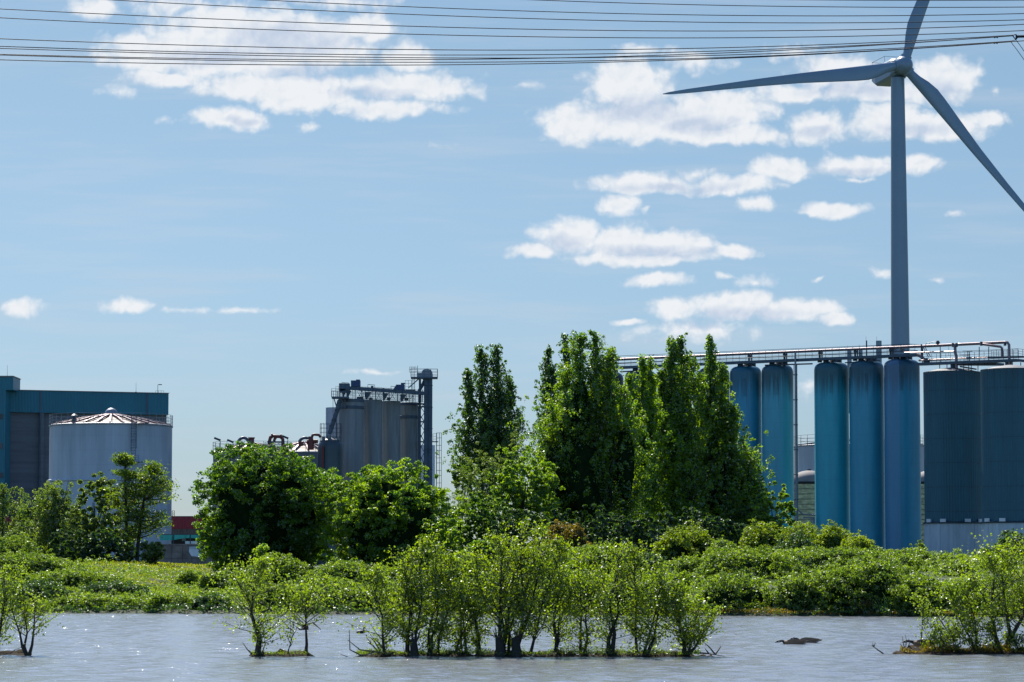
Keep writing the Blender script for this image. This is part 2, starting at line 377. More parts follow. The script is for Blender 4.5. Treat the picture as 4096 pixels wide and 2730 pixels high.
# ------------------------------------------------------------------ ground, water
KD = np.array([-40, -1.5, -.2, .3, 3, 12, 30, 60, 100, 170, 300, 8000.])
GX = np.array([-60, -34, -24, -12, 0, 12, 24, 60.])
GZ = np.array([
 [-.8, -.35, -.1, .12, .45, 1.5, 2.6, 3.2, 3.3, 3.4, 3.5, 3.5],
 [-.8, -.35, -.1, .12, .45, 1.2, 2.3, 3.2, 3.3, 3.4, 3.5, 3.5],
 [-.8, -.35, -.1, .12, .45, .75, 1.3, 2.1, 3.1, 3.4, 3.5, 3.5],
 [-.8, -.35, -.1, .12, .45, .8, 1.5, 2.2, 2.9, 3.3, 3.5, 3.5],
 [-.8, -.35, -.1, .12, .45, 1.0, 1.9, 2.4, 2.8, 3.3, 3.5, 3.5],
 [-.8, -.35, -.1, .12, .40, 1.2, 2.4, 2.9, 3.1, 3.3, 3.5, 3.5],
 [-.8, -.35, -.1, .12, .35, 1.5, 2.8, 3.3, 3.3, 3.4, 3.5, 3.5],
 [-.8, -.35, -.1, .12, .35, 1.5, 2.8, 3.3, 3.3, 3.4, 3.5, 3.5]])
def shore(X): return 183 - .29 * np.clip(X, -200, 200) + .5 * np.sin(X * .7) + .35 * np.sin(X * 1.9 + 1)
def ground(X, Y):
    X = np.asarray(X, float); Y = np.asarray(Y, float); d = Y - shore(X)
    cols = np.stack([np.interp(d, KD, g) for g in GZ], 0)
    t = np.interp(X, GX, np.arange(len(GX))); i = np.clip(t.astype(int), 0, len(GX) - 2); fr = t - i
    a = np.take_along_axis(cols, i[None], 0)[0]; b = np.take_along_axis(cols, (i + 1)[None], 0)[0]
    z = a * (1 - fr) + b * fr
    z = np.where(Y < 25, np.maximum(z, np.interp(Y, [5, 25], [1.0, -.8])), z)   # the near bank the photographer stands on
    P = np.stack([X, Y, 0 * X], -1).reshape(-1, 3)
    nz = pnoise(P, 5, 3.0).reshape(X.shape)
    return z + np.clip((d - 1) / 6, 0, 1) * np.clip((400 - Y) / 100, 0, 1) * .28 * nz
def gz(x, y): return float(ground(np.array([x]), np.array([y]))[0])

xs = np.concatenate([[-6000, -2500, -1000, -400, -150], np.arange(-70, 70.1, 1.0), [150, 400, 1000, 2500, 6000]])
ys = np.concatenate([[-300, -50, 0, 5, 15, 25, 60, 120], np.arange(160, 300, 1.0), [320, 360, 420, 500, 700, 1200, 3000, 9000]])
XX, YY = np.meshgrid(xs, ys); ZZ = ground(XX, YY)
mb = MB(); mb.v = [tuple(p) for p in np.stack([XX, YY, ZZ], -1).reshape(-1, 3)]
nx = len(xs)
mb.f = [(j * nx + i, j * nx + i + 1, (j + 1) * nx + i + 1, (j + 1) * nx + i) for j in range(len(ys) - 1) for i in range(nx - 1)]
mb.mi = [0] * len(mb.f)
M['soil'] = principled('grassy_soil', (.035, .05, .016), .95, var=.5, scale=.5, bump=.4, bscale=3)
tag(mb.build('ground', 'soil', smooth=60), kind='structure')

def water_mat():
    m = bpy.data.materials.new('rippled_water'); m.use_nodes = True
    t = m.node_tree; ns = t.nodes; ls = t.links; b = ns['Principled BSDF']
    b.inputs['Base Color'].default_value = (.20, .205, .21, 1); b.inputs['Roughness'].default_value = .12
    b.inputs['IOR'].default_value = 1.5; b.inputs['Specular IOR Level'].default_value = .5
    co = ns.new('ShaderNodeTexCoord')
    def nz(sx, sy, sc, det, w):
        mp = ns.new('ShaderNodeMapping'); mp.inputs['Scale'].default_value = (sx, sy, 1); ls.new(co.outputs['Object'], mp.inputs[0])
        n = ns.new('ShaderNodeTexNoise'); n.inputs['Scale'].default_value = sc; n.inputs['Detail'].default_value = det
        n.inputs['Roughness'].default_value = .6; ls.new(mp.outputs[0], n.inputs['Vector'])
        k = ns.new('ShaderNodeMath'); k.operation = 'MULTIPLY'; ls.new(n.outputs['Fac'], k.inputs[0]); k.inputs[1].default_value = w
        return k.outputs[0]
    parts = [nz(.8, 1, 1.1, 5, .55), nz(1, .8, 5, 4, .10), nz(.3, .5, .25, 2, .35)]
    s = parts[0]
    for p in parts[1:]:
        a = ns.new('ShaderNodeMath'); a.operation = 'ADD'; ls.new(s, a.inputs[0]); ls.new(p, a.inputs[1]); s = a.outputs[0]
    bp = ns.new('ShaderNodeBump'); bp.inputs['Strength'].default_value = 1; bp.inputs['Distance'].default_value = .24
    ls.new(s, bp.inputs['Height']); ls.new(bp.outputs[0], b.inputs['Normal'])
    return m
M['water'] = water_mat()
def wave_z(X, Y):
    r = rr(8); z = np.zeros_like(X)
    for i in range(26):
        lam = 10 ** r.uniform(-.18, .35); th = r.normal() * .6 + 1.4; k = 2 * math.pi / lam
        z += .0034 * lam ** .6 * np.sin(k * (X * math.cos(th) + Y * math.sin(th)) + r.uniform(0, 6.28))
    return z
wx = np.concatenate([[-900, -200], np.arange(-44, 44.01, .2), [200, 900]]); wy = np.concatenate([[12, 40, 58], np.arange(64, 197, .16), [230, 460]])
WX, WY = np.meshgrid(wx, wy); fade = np.clip((46 - np.abs(WX)) / 4, 0, 1) * ((WY > 60) & (WY < 200))
WZ = wave_z(WX, WY) * fade
nxw, nyw = len(wx), len(wy); gi = np.arange(nxw * nyw).reshape(nyw, nxw)
fq = np.stack([gi[:-1, :-1], gi[:-1, 1:], gi[1:, 1:], gi[1:, :-1]], -1).reshape(-1, 4).astype(np.int32)
me = bpy.data.meshes.new('water'); me.vertices.add(nxw * nyw); me.vertices.foreach_set('co', np.stack([WX, WY, WZ], -1).reshape(-1).astype(np.float32))
me.loops.add(fq.size); me.loops.foreach_set('vertex_index', fq.reshape(-1)); me.polygons.add(len(fq)); me.polygons.foreach_set('loop_start', np.arange(0, fq.size, 4, dtype=np.int32))
me.polygons.foreach_set('use_smooth', np.ones(len(fq), bool)); me.update(calc_edges=True)
tag(link('water', me, 'water'), kind='structure')

# ------------------------------------------------------------------ wind turbine
def turbine():
    D = 600.0
    hub = W(3613, 262, D); base = Vector((W(3606, 1400, D).x + .05, D + 2.2, 3.4))
    axis_top = W(3597, 305, D); axis_top = Vector((axis_top.x, D + 2.2, axis_top.z))
    t = thing('wind_turbine', base, 'tall grey wind turbine with three blades rising behind the blue silos', 'wind turbine')
    H = axis_top.z - base.z
    m = MB(); n = 24
    lean = (axis_top.x - base.x)
    pr = [(2.15, 0), (1.98, H * .3), (1.75, H * .6), (1.36, H)]
    m.lathe(pr, n=48); m.build('tower', 'turbine', t, smooth=40)
    yaw = R(18); ax = Vector((math.sin(yaw), -math.cos(yaw), .06)).normalized()      # towards the viewer
    side = Vector((0, 0, 1)).cross(ax).normalized(); upv = ax.cross(side).normalized()
    hl = hub - base
    rot = Matrix((side, ax, upv)).transposed()      # columns: local x=side, y=ax(front), z=up
    def loc(x, y, z): return hl + rot @ Vector((x, y, z))
    # nacelle
    m = MB(); secs = [(-1.2, 1.5, 1.6, -1.6), (-2.4, 1.9, 1.75, -2.1), (-9.5, 1.9, 1.75, -2.3), (-11.5, 1.7, 1.5, -1.3)]
    vs = []
    for (y, w, zt, zb) in secs:
        ch = .45
        for (a, b) in ((-w + ch, zb), (w - ch, zb), (w, zb + ch), (w, zt - ch), (w - ch, zt), (-w + ch, zt), (-w, zt - ch), (-w, zb + ch)): vs.append(loc(a, y, b))
    fs = [(i * 8 + k, i * 8 + (k + 1) % 8, (i + 1) * 8 + (k + 1) % 8, (i + 1) * 8 + k) for i in range(3) for k in range(8)]
    fs += [tuple(range(8))[::-1], tuple(24 + k for k in range(8))]
    m.add(vs, fs); nac = m.build('nacelle', 'turbine', t)
    m = MB()
    corners = [(-1.7, -5), (-1.7, -11), (1.7, -11), (1.7, -5)]
    for i in range(4):
        a = loc(corners[i][0], corners[i][1], 1.75); b = loc(corners[(i + 1) % 4][0], corners[(i + 1) % 4][1], 1.75)
        o = rot @ Vector((0, 0, 1.15)); m.path([a, a + o], .05, 4); m.path([a + o, b + o], .05, 4)
    m.path([loc(0, -9, 1.7), loc(0, -9, 2.6)], .05, 4)
    m.build('railing', 'steel_grey', nac)
    # hub: spinner lathed round the axis
    m = MB(); vs = []; prof = [(-1.6, 1.35), (-1.2, 1.65), (-.4, 1.85), (.4, 1.85), (1.1, 1.62), (1.7, 1.15), (1.95, .75), (1.97, .5), (2.05, .45), (2.08, .02)]
    for (y, r) in prof:
        for k in range(40):
            a = 2 * math.pi * k / 40; vs.append(loc(r * math.cos(a), y, r * math.sin(a)))
    m.add(vs, [(i * 40 + k, i * 40 + (k + 1) % 40, (i + 1) * 40 + (k + 1) % 40, (i + 1) * 40 + k) for i in range(len(prof) - 1) for k in range(40)])
    for (dx, dy) in ((-957, -110), (483, -578), (85, 240)):
        a = math.atan2(dy, dx / math.cos(yaw)); d = Vector((math.cos(a), 0, math.sin(a)))
        m.cyl(loc(*(d * .8)), loc(*(d * 2.0)), 1.18, n=28)
    hb = m.build('hub', 'turbine', t, smooth=35)
    # blades
    def proj(v):
        v = v - cam.location; c_, s_ = math.cos(PITCH), math.sin(PITCH); d_ = v.y * c_ + v.z * s_; u_ = -v.y * s_ + v.z * c_
        return 2048 + F * v.x / d_, 1365 - F * u_ / d_
    def aim(px, py):
        best = None
        for i in range(3600):
            a = 2 * math.pi * i / 3600; o_ = base + loc(math.cos(a) * 30, 0, math.sin(a) * 30); x, y = proj(o_); hx, hy = proj(base + hl)
            e_ = abs(math.atan2(math.sin(math.atan2(y - hy, x - hx) - math.atan2(py - hy, px - hx)), math.cos(math.atan2(y - hy, x - hx) - math.atan2(py - hy, px - hx))))
            if best is None or e_ < best[0]: best = (e_, a)
        return best[1]
    st = [(1.75, 1.85, 1.85, 0), (2.6, 1.85, 1.8, 0), (4.0, 2.1, 1.6, .06), (6, 2.75, 1.25, .2), (8.2, 3.15, .95, .28), (10.5, 3.05, .75, .28), (15, 2.65, .58, .22),
          (22, 2.05, .42, .15), (30, 1.55, .3, .1), (38, 1.15, .2, .06), (44, .85, .14, .04), (47.5, .5, .09, .02), (48.8, .15, .04, 0)]
    for (tx, ty) in ((2656, 377), (4096, 832), (3703, 0)):
        a = aim(tx, ty); sp = Vector((math.cos(a), 0, math.sin(a)))
        # counter-clockwise seen from the viewer is the trailing side; local x of 'side' points to the viewer's right?
        trail = Vector((-math.sin(a), 0, math.cos(a)))
        m = MB(); vs = []; n = 20
        for (r, c, th, off) in st:
            if r > 6: r = 6 + (r - 6) * 1.095
            tw = R(14) * max(0, 1 - r / 30)
            bend = -.0009 * r * r * 0
            for k in range(n):
                q = 2 * math.pi * k / n; cx = math.cos(q); sy = math.sin(q)
                blend = min(1, max(0, (r - 2.6) / 5))
                yy = sy * th * .5 * (1 - blend * .45 * (cx + .25))
                xx = c * .5 * cx + max(0, c - 1.85) * .5
                
                x2 = xx * math.cos(tw) - yy * math.sin(tw); y2 = xx * math.sin(tw) * -1 * -1 + yy * math.cos(tw)
                vs.append(loc(*(sp * r + trail * x2 + Vector((0, 1, 0)) * (y2 + bend))))
        m.add(vs, [(i * n + k, i * n + (k + 1) % n, (i + 1) * n + (k + 1) % n, (i + 1) * n + k) for i in range(len(st) - 1) for k in range(n)] + [tuple(range(n)), tuple((len(st) - 1) * n + k for k in range(n))])
        m.build('blade', 'turbine', t, smooth=60)
turbine()

# ------------------------------------------------------------------ tanks and silos
ZP = 3.3      # level of the works yard
def px2m(px, D): return px * D / F
def tank(name, cx, rpx, ytop, D, apex, mat, label, group=None, ribs=24, rail=1.7, ringy=None, roofmat='roof_metal', railposts=44, cap=True):
    c = W(cx, ytop, D); r = px2m(rpx, D); H = c.z - ZP; hc = px2m(apex, D)
    t = thing(name, (c.x, D, ZP), label, 'storage tank', group)
    m = MB(); m.lathe([(r, -.5), (r, H)], n=96, closed_top=False)
    w = m.build('wall', mat, t, smooth=40)
    m = MB(); m.lathe([(r + .12, H - .25), (r + .12, H), (r - .05, H + .06)], n=96, closed_top=False); m.build('rim', 'steel_grey', t)
    if ringy:
        z = W(cx, ringy, D).z - ZP; m = MB(); m.ring((0, 0, z), r + .06, .22, 96, 6); m.build('stiffener_ring', mat, t)
    m = MB(); m.lathe([(r * .99, H - .1), (r * .55, H + hc * .5), (r * .08, H + hc)], n=72); roof = m.build('roof', roofmat, t)
    m = MB()
    for i in range(ribs):
        a = 2 * math.pi * (i + .5) / ribs; ca, sa = math.cos(a), math.sin(a)
        m.path([(r * .98 * ca, r * .98 * sa, H + .12), (r * .55 * ca, r * .55 * sa, H + hc * .5 + .3), (r * .09 * ca, r * .09 * sa, H + hc + .22)], .2, 4)
    m.build('rib', 'pipe_pink' if roofmat == 'roof_metal' else 'steel_dark', roof)
    if cap:
        m = MB(); m.lathe([(.95, H + hc - .1), (1.1, H + hc + .3), (1.0, H + hc + .75), (.6, H + hc + 1.15), (.2, H + hc + 1.3)], n=24); m.build('vent_cap', 'steel_grey', roof, smooth=60)
    m = MB(); m.railing((0, 0, H), r + .05, rail, railposts, .045, 3); m.build('railing', 'steel_grey' if roofmat == 'roof_metal' else 'steel_dark', t)
    return t, r, H

def ladder(m, p, H0, H1, w=.6, cage=True, out=(0, -1, 0)):
    """caged ladder: rails, rungs and hoops"""
    x, y = p; o = Vector(out).normalized(); sd_ = Vector((-o.y, o.x, 0))
    for s_ in (-1, 1):
        a = Vector((x, y, 0)) + sd_ * s_ * w / 2; m.path([a + Vector((0, 0, H0)), a + Vector((0, 0, H1))], .05, 4)
    z = H0
    while z < H1:
        a = Vector((x, y, z)); m.path([a - sd_ * w / 2, a + sd_ * w / 2], .03, 3); z += .45
    if cage:
        z = H0 + 2.2
        while z <= H1 + .05:
            pts = [Vector((x, y, z)) + sd_ * (w * .65) * math.cos(q) + o * (.85 * math.sin(q)) for q in np.linspace(0, math.pi, 7)]
            m.path(pts, .035, 4); z += 1.15
        for q in np.linspace(0.3, math.pi - .3, 4):
            a = Vector((x, y, 0)) + sd_ * (w * .65) * math.cos(q) + o * (.85 * math.sin(q))
            m.path([a + Vector((0, 0, H0 + 2.2)), a + Vector((0, 0, H1))], .03, 3)

# big pale tank on the left
t, r, H = tank('storage_tank', 444.5, 243.5, 1704, 500, 40, 'tank', 'large pale blue-grey cylindrical tank with ribbed conical roof before the teal warehouse', ringy=1926, ribs=28, railposts=40)
m = MB(); a = R(-62); p = (r * 1.03 * math.cos(a), r * 1.03 * math.sin(a)); o = (math.cos(a), math.sin(a), 0)
ladder(m, p, H - 6.3, H + 1.5, .75, True, o)
a2 = R(-68); p2 = (r * 1.03 * math.cos(a2), r * 1.03 * math.sin(a2)); ladder(m, p2, 1, H - 5.6, .75, True, (math.cos(a2), math.sin(a2), 0))
m.build('ladder', 'steel_blue', t)
m = MB(); m.box((p[0] + .3, p[1] - .3, H - 6.4), (2.6, 1.6, .12)); m.rail_line((p[0] - 1.9, p[1] - 1, H - 6.4), (p[0] + 1.0, p[1] - 1, H - 6.4), 1.1, .8)
m.build('ladder_platform', 'steel_blue', t)
m = MB(); m.box((p[0] + 1.6, p[1] - .1, H - .1), (1.6, 1, .15)); m.build('top_landing', 'steel_blue', t)
m = MB(); m.cyl((-r * .5, -r * .72, H + .3), (-r * .5, -r * .72, H + 1.3), .35, n=12); m.cyl((-r * .5, -r * .72, H + 1.3), (-r * .5, -r * .72, H + 1.6), .6, .2, 12); m.build('valve', 'steel_dark', t, smooth=50)
# low tanks in the middle
t, r, H = tank('storage_tank', 1010, 157, 1812, 520, 34, 'tank_dark', 'low grey tank with cone roof and floodlights, left of the concrete silos', 'low tanks with red pipework', ribs=16, rail=1.75, roofmat='roof_metal', railposts=26, cap=False)
m = MB(); q = [Vector((-4.4 * math.cos(a) * .22, 0, H + 1.4 + 1.15 * math.sin(a))) for a in np.linspace(0, math.pi, 12)]
m.path([v + Vector((-1.5, -1, 0)) for v in q], .28, 8); m.build('loop_pipe', 'steel_blue', t, smooth=60)
m = MB(); zz = W(1010, 1785, 520).z - ZP
m.cyl((-.1, -1, H + .6), (-.1, -1, zz + 1.3), .48, n=12); m.cyl((-.1, -1, zz - .6), (-.1, -1, zz + .1), .85, n=12); m.cyl((-.1, -1, zz + 1.25), (-.1, -1, zz + 1.45), .6, n=12)
m.box((-1, -1, zz - .3), (1, .7, .7)); m.build('red_valve', 'red_pipe', t, smooth=40)
t2, r2, H2 = tank('storage_tank', 1215, 155, 1812, 530, 38, 'tank_dark', 'second low grey tank, mostly hidden between the round tree and the dark domed vessel', 'low tanks with red pipework', ribs=16, rail=1.75, railposts=26, cap=False)
m = MB(); m.path([Vector((.3 - 1.1 * math.cos(a), -1, H2 + 1.5 + 1.1 * math.sin(a))) for a in np.linspace(0, math.pi, 12)], .28, 8); m.build('loop_pipe', 'steel_blue', t2, smooth=60)
def lamp(px, py, pyb, D, label, ang=1):
    top = W(px, py, D); b = W(px, pyb, D)
    t = thing('floodlight', b, label, 'floodlight', 'floodlights on the low tanks')
    h = top.z - b.z; m = MB(); m.cyl((0, 0, 0), (0, 0, h), .06, n=6); m.build('pole', 'steel_dark', t)
    m = MB(); m.box((-.45 * ang, -.1, h + .1), (1.15, .5, .35), Matrix.Rotation(R(22 * ang), 3, 'Y')); m.build('lamp_head', 'steel_dark', t)
lamp(880, 1760, 1800, 515, 'tilted floodlight on a thin pole at the left rim of the low grey tank')
lamp(932, 1768, 1800, 515, 'small floodlight on the low grey tank, second from its left rim', 1)
lamp(1151, 1752, 1800, 515, 'floodlight on a pole between the two low tanks, above the round tree', 1)
# red pipe gantry between tanks
t = thing('pipe_gantry', W(1105, 1815, 510), 'rust red pipe arch on a dark frame between the two low tanks', 'pipework')
b0 = t.location.copy()
def rel(px, py, D, b): return W(px, py, D) - b
m = MB()
m.path([rel(1079, 1800, 510, b0), rel(1078, 1765, 510, b0), rel(1082, 1750, 510, b0), rel(1090, 1745, 510, b0), rel(1122, 1748, 510, b0), rel(1131, 1757, 510, b0), rel(1134, 1790, 510, b0)], .3, 8)
m.path([rel(1096, 1766, 510, b0), rel(1099, 1757, 510, b0), rel(1105, 1748, 510, b0)], .25, 8)
for q in ((1088, 1744), (1124, 1747)): m.cyl(rel(q[0] - 3, q[1], 510, b0), rel(q[0] + 3, q[1], 510, b0), .45, n=10)
m.build('pipe', 'red_pipe', t, smooth=50)
m = MB()
for x in (1078, 1090, 1130):
    m.box(rel(x, 1800, 510, b0) + Vector((0, 0, -.3)), (.45, .45, 3.2))
m.box(rel(1104, 1769, 510, b0), (2.9, .6, .25)); m.box(rel(1104, 1800, 510, b0), (2.9, .6, .2)); m.build('frame', 'steel_dark', t)
t = thing('pipe_run', W(1245, 1815, 512), 'rust red pipe with fat valve bending onto the dark domed vessel', 'pipework'); b0 = t.location.copy()
m = MB()
m.path([rel(1243, 1800, 512, b0), rel(1243, 1765, 512, b0)], .55, 10); m.path([rel(1243, 1770, 512, b0), rel(1243, 1747, 512, b0)], .42, 10)
m.path([rel(1228, 1767, 512, b0), rel(1272, 1766, 512, b0)], .35, 8)
m.path([rel(1248, 1768, 512, b0), rel(1247, 1752, 512, b0), rel(1250, 1742, 512, b0), rel(1257, 1739, 512, b0), rel(1275, 1741, 512, b0), rel(1283, 1750, 512, b0)], .24, 8)
m.cyl(rel(1203, 1785, 512, b0), rel(1203, 1768, 512, b0), .4, n=10)
m.build('pipe', 'red_pipe', t, smooth=50)

def silo(cx, rpx, ytop, D, mat, label, group, kind='flat', dome=1.4, bands=(), rib=0, cat='silo', zb=ZP, n=56, extra=True):
    c = W(cx, ytop, D); r = px2m(rpx, D); H = c.z - zb
    t = thing('silo', (c.x, D, zb), label, cat, group)
    m = MB()
    if kind == 'dome':
        hs = H - dome
        pr = [(r, -.5), (r, hs)] + [(r * (1 - .5 * (1 - math.cos(a)) ** 1.3), hs + dome * math.sin(a) * .92) for a in np.linspace(.2, math.pi / 2, 8)] + [(.35, H)]
        m.lathe(pr, n=n)
    else: m.lathe([(r, -.5), (r, H)], n=n, rib=rib, ribd=.035 if rib else 0)
    m.build('shell', mat, t, smooth=45 if not rib else None)
    for by in bands:
        z = W(cx, by, D).z - zb; m = MB(); m.lathe([(r + .02, z - .28), (r + .13, z - .25), (r + .13, z + .25), (r + .02, z + .28)], n=n, closed_top=False)
        m.build('band', 'steel_blue', t)
    return t, r, H
# grain elevator silos
G = 'concrete silos of the grain elevator'
silo(1345, 42, 1632, 556, 'tank', 'narrow pale silo peeping out behind the left concrete silo', G, n=48)
t = C.objects[-1] if False else None
silo(1405, 50, 1598, 540, 'concrete', 'leftmost and widest concrete silo of the elevator, with two steel bands', G, bands=(1604, 1632))
silo(1491, 38, 1601, 544, 'concrete', 'streaked concrete silo between the banded left one and its twin', G)
silo(1565, 37, 1606, 548, 'concrete', 'streaked concrete silo third in the elevator row, next to the right banded one', G)
silo(1636.5, 36, 1611, 552, 'concrete', 'rightmost concrete silo of the elevator, banded near the top beside the lattice', G, bands=(1617, 1670))
silo(1706, 34, 1782, 575, 'white_paint', 'low pale silo standing behind the tall elevator leg', G)
# dark domed vessel
t, r, H = silo(1323, 52, 1752, 515, 'vessel', 'dark domed steel vessel with top railing in front of the concrete silos', None, 'dome', 2.6, cat='pressure vessel')
m = MB(); m.railing((0, 0, H - .6), px2m(43, 515), 3.0, 14, .04, 4); m.lathe([(px2m(44, 515), H - .9), (px2m(44, 515), H - .5)], n=32); m.build('railing', 'steel_dark', t)
m = MB(); m.path([(-1.2, -r * .95, H - 7), (-1.2, -r * .95, H - 1.6)], .22, 6); m.build('red_pipe', 'red_pipe', t)
m = MB()
for (x, s) in ((-1.2, .5), (-.3, .7), (.6, .45), (1.3, .4)): m.cyl((x, -.6, H - .6), (x, -.6, H - .6 + s * 1.6), s * .6, n=10)
build_each(m, 'roof_fitting', 'steel_grey', t, 1)

# ------------------------------------------------------------------ elevator conveyor, leg, lattice
D0 = 541.0
t = thing('conveyor', W(1540, 1620, D0), 'sloping enclosed conveyor with hoppers and blue drives running over the concrete silos', 'conveyor'); b0 = t.location.copy()
E = lambda px, py, D=D0: W(px, py, D) - b0
def beam(m, p0, p1, w, h):
    p0 = Vector(p0); p1 = Vector(p1); d = (p1 - p0); Ln = d.length; d.normalize()
    s_ = d.cross(Vector((0, 0, 1))).normalized() if abs(d.z) < .95 else Vector((1, 0, 0)); u_ = s_.cross(d)
    m.box((p0 + p1) / 2, (Ln, w, h), Matrix((d, s_, u_)).transposed())
m = MB(); beam(m, E(1390, 1553), E(1697, 1574), 1.0, .62); m.build('trough', 'steel_blue', t)
m = MB()
for x in (1440, 1492, 1532, 1582, 1610, 1660): beam(m, E(x, 1545 + (x - 1390) * .068), E(x + 1.5, 1545 + (x - 1390) * .068), 1.1, 1.0) if False else m.box(E(x, 1553 + (x - 1390) * .0685), (.1, 1.12, .78))
build_each(m, 'flange', 'steel_dark', t, 1)
for (x, y, w) in ((1379, 1572, 22), (1395, 1578, 20), (1473, 1583, 24), (1542, 1588, 24), (1613, 1593, 24)):
    m = MB(); p = E(x, y - 14); q = E(x - w * .3, y + 15); a = px2m(w, D0) / 2
    tp = [(-a, -.5), (a, -.5), (a, .5), (-a, .5)]
    m.add([p + Vector((c[0], c[1], 0)) for c in tp] + [q + Vector((c[0] * .25, c[1] * .4, 0)) for c in tp], [(0, 1, 5, 4), (1, 2, 6, 5), (2, 3, 7, 6), (3, 0, 4, 7), (4, 5, 6, 7), (3, 2, 1, 0)])
    build_each(m, 'hopper', 'steel_blue', t, 1)
m = MB(); m.box(E(1370, 1550), (1.2, 1.6, 1.35)); m.box(E(1388, 1549), (1.0, 1.5, 1.2)); m.box(E(1372, 1564), (1.35, 1.6, .7)); m.build('head_box', 'steel_blue', t)
m = MB()
m.path([E(1367, 1538), E(1367, 1531), E(1395, 1533), E(1395, 1540)], .07, 4)
m.path([E(1471, 1551), E(1471, 1539), E(1499, 1541), E(1499, 1553)], .07, 4)
m.path([E(1564, 1558), E(1564, 1546), E(1582, 1548)], .07, 4)
m.box(E(1489, 1549), (.45, .5, .4)); build_each(m, 'lifting_frame', 'steel_dark', t)
m = MB(); m.box(E(1423, 1535.5), (1.7, 1.3, 1.1)); m.box(E(1432, 1522), (.7, .5, .25)); m.cyl(E(1431, 1527), E(1431, 1522), .3, n=8); m.build('drive_housing', 'blue_box', t)
m = MB(); z0, z1 = E(1600, 1561).z, E(1600, 1540).z; xa, xb, xc, xd = E(1577, 0).x, E(1590, 0).x, E(1623, 0).x, E(1623, 0).x
m.add([(xa, -.6, z0), (xd, -.6, z0), (xd, .6, z0), (xa, .6, z0), (xb, -.6, z1), (xc, -.6, z1), (xc, .6, z1), (xb, .6, z1)], [(3, 2, 1, 0), (4, 5, 6, 7), (0, 1, 5, 4), (1, 2, 6, 5), (2, 3, 7, 6), (3, 0, 4, 7)])
m.cyl(E(1610, 1541), E(1610, 1536), .3, n=8); m.box(E(1612, 1535), (.75, .5, .22)); m.build('drive_housing', 'blue_box', t)
# walkway railings over silos
t = thing('roof_walkway', W(1500, 1600, 545), 'tangle of thin walkway railings on top of the concrete silos', 'walkway'); b0 = t.location.copy()
m = MB()
for k, (xa, ya, xb, yb) in enumerate(((1345, 1597, 1412, 1598), (1412, 1598, 1526, 1601), (1452, 1601, 1600, 1607), (1526, 1603, 1675, 1612), (1600, 1609, 1698, 1612))):
    for dy, hh in ((-1.6, 2.2), (1.9, 1.5)):
        p0 = W(xa, ya, 543) - b0 + Vector((0, dy, 0)); p1 = W(xb, yb, 547) - b0 + Vector((0, dy, 0)); m.rail_line(p0, p1, hh, .72, .035, 4)
for x in (1358, 1420, 1445, 1460, 1502, 1535, 1556, 1590, 1627, 1640, 1655, 1690):
    p = W(x, 1604 + (x - 1500) * .03, 545) - b0; m.path([p, p + Vector((0, 0, 2.3))], .09, 4)
for x in (1428, 1470, 1505, 1560, 1600, 1640):
    p = W(x, 1600, 545) - b0; m.path([p, p + Vector((.9, 0, 1.6))], .04, 3); m.path([p + Vector((.9, 0, 0)), p + Vector((0, 0, 1.6))], .04, 3)
m.build('railing', 'steel_dark', t)
m = MB()
for x in (1478, 1483, 1550, 1556, 1620, 1628): m.cyl(W(x, 1602, 545) - b0, W(x + 3, 1592, 545) - b0, .22, n=6)
m.box(W(1440, 1594, 545) - b0, (1.2, .8, .5)); build_each(m, 'valve', 'steel_dark', t)
# left platform + spout
t = thing('loading_platform', W(1370, 1620, 537), 'small braced steel platform on the left concrete silo with a long diagonal chute', 'platform'); b0 = t.location.copy()
E = lambda px, py, D=537: W(px, py, D) - b0
m = MB(); m.box(E(1362, 1592), (px2m(68, 537), 2.4, .35)); m.build('deck', 'steel_blue', t)
m = MB(); m.rail_line(E(1327, 1590) + Vector((0, -1, 0)), E(1412, 1592) + Vector((0, -1, 0)), 1.5, .8, .045)
m.rail_line(E(1327, 1558) + Vector((0, 0, -.3)), E(1352, 1558) + Vector((0, 0, -.3)), .01, .8, .05, 1)
for x in (1327, 1334, 1343, 1351): m.path([E(x, 1592), E(x, 1565)], .06, 4)
m.build('railing', 'steel_dark', t)
m = MB(); m.path([E(1358, 1597), E(1380, 1632)], .14, 4); m.path([E(1380, 1597), E(1380, 1632)], .12, 4); m.path([E(1336, 1595), E(1345, 1625), E(1345, 1780)], .13, 4); m.path([E(1332, 1595), E(1332, 1700)], .05, 4)
build_each(m, 'brace', 'steel_blue', t, 1)
m = MB(); m.path([E(1358, 1603), E(1349, 1640), E(1336, 1680), E(1317, 1738)], .42, 8); m.build('chute', 'steel_blue', t, smooth=50)
for (xx, yy) in ((1349, 1640), (1336, 1680), (1328, 1703)):
    m = MB(); m.cyl(E(xx - .8, yy - 3), E(xx + .8, yy + 3), .52, n=8) ; m.build('collar', 'steel_dark', t)
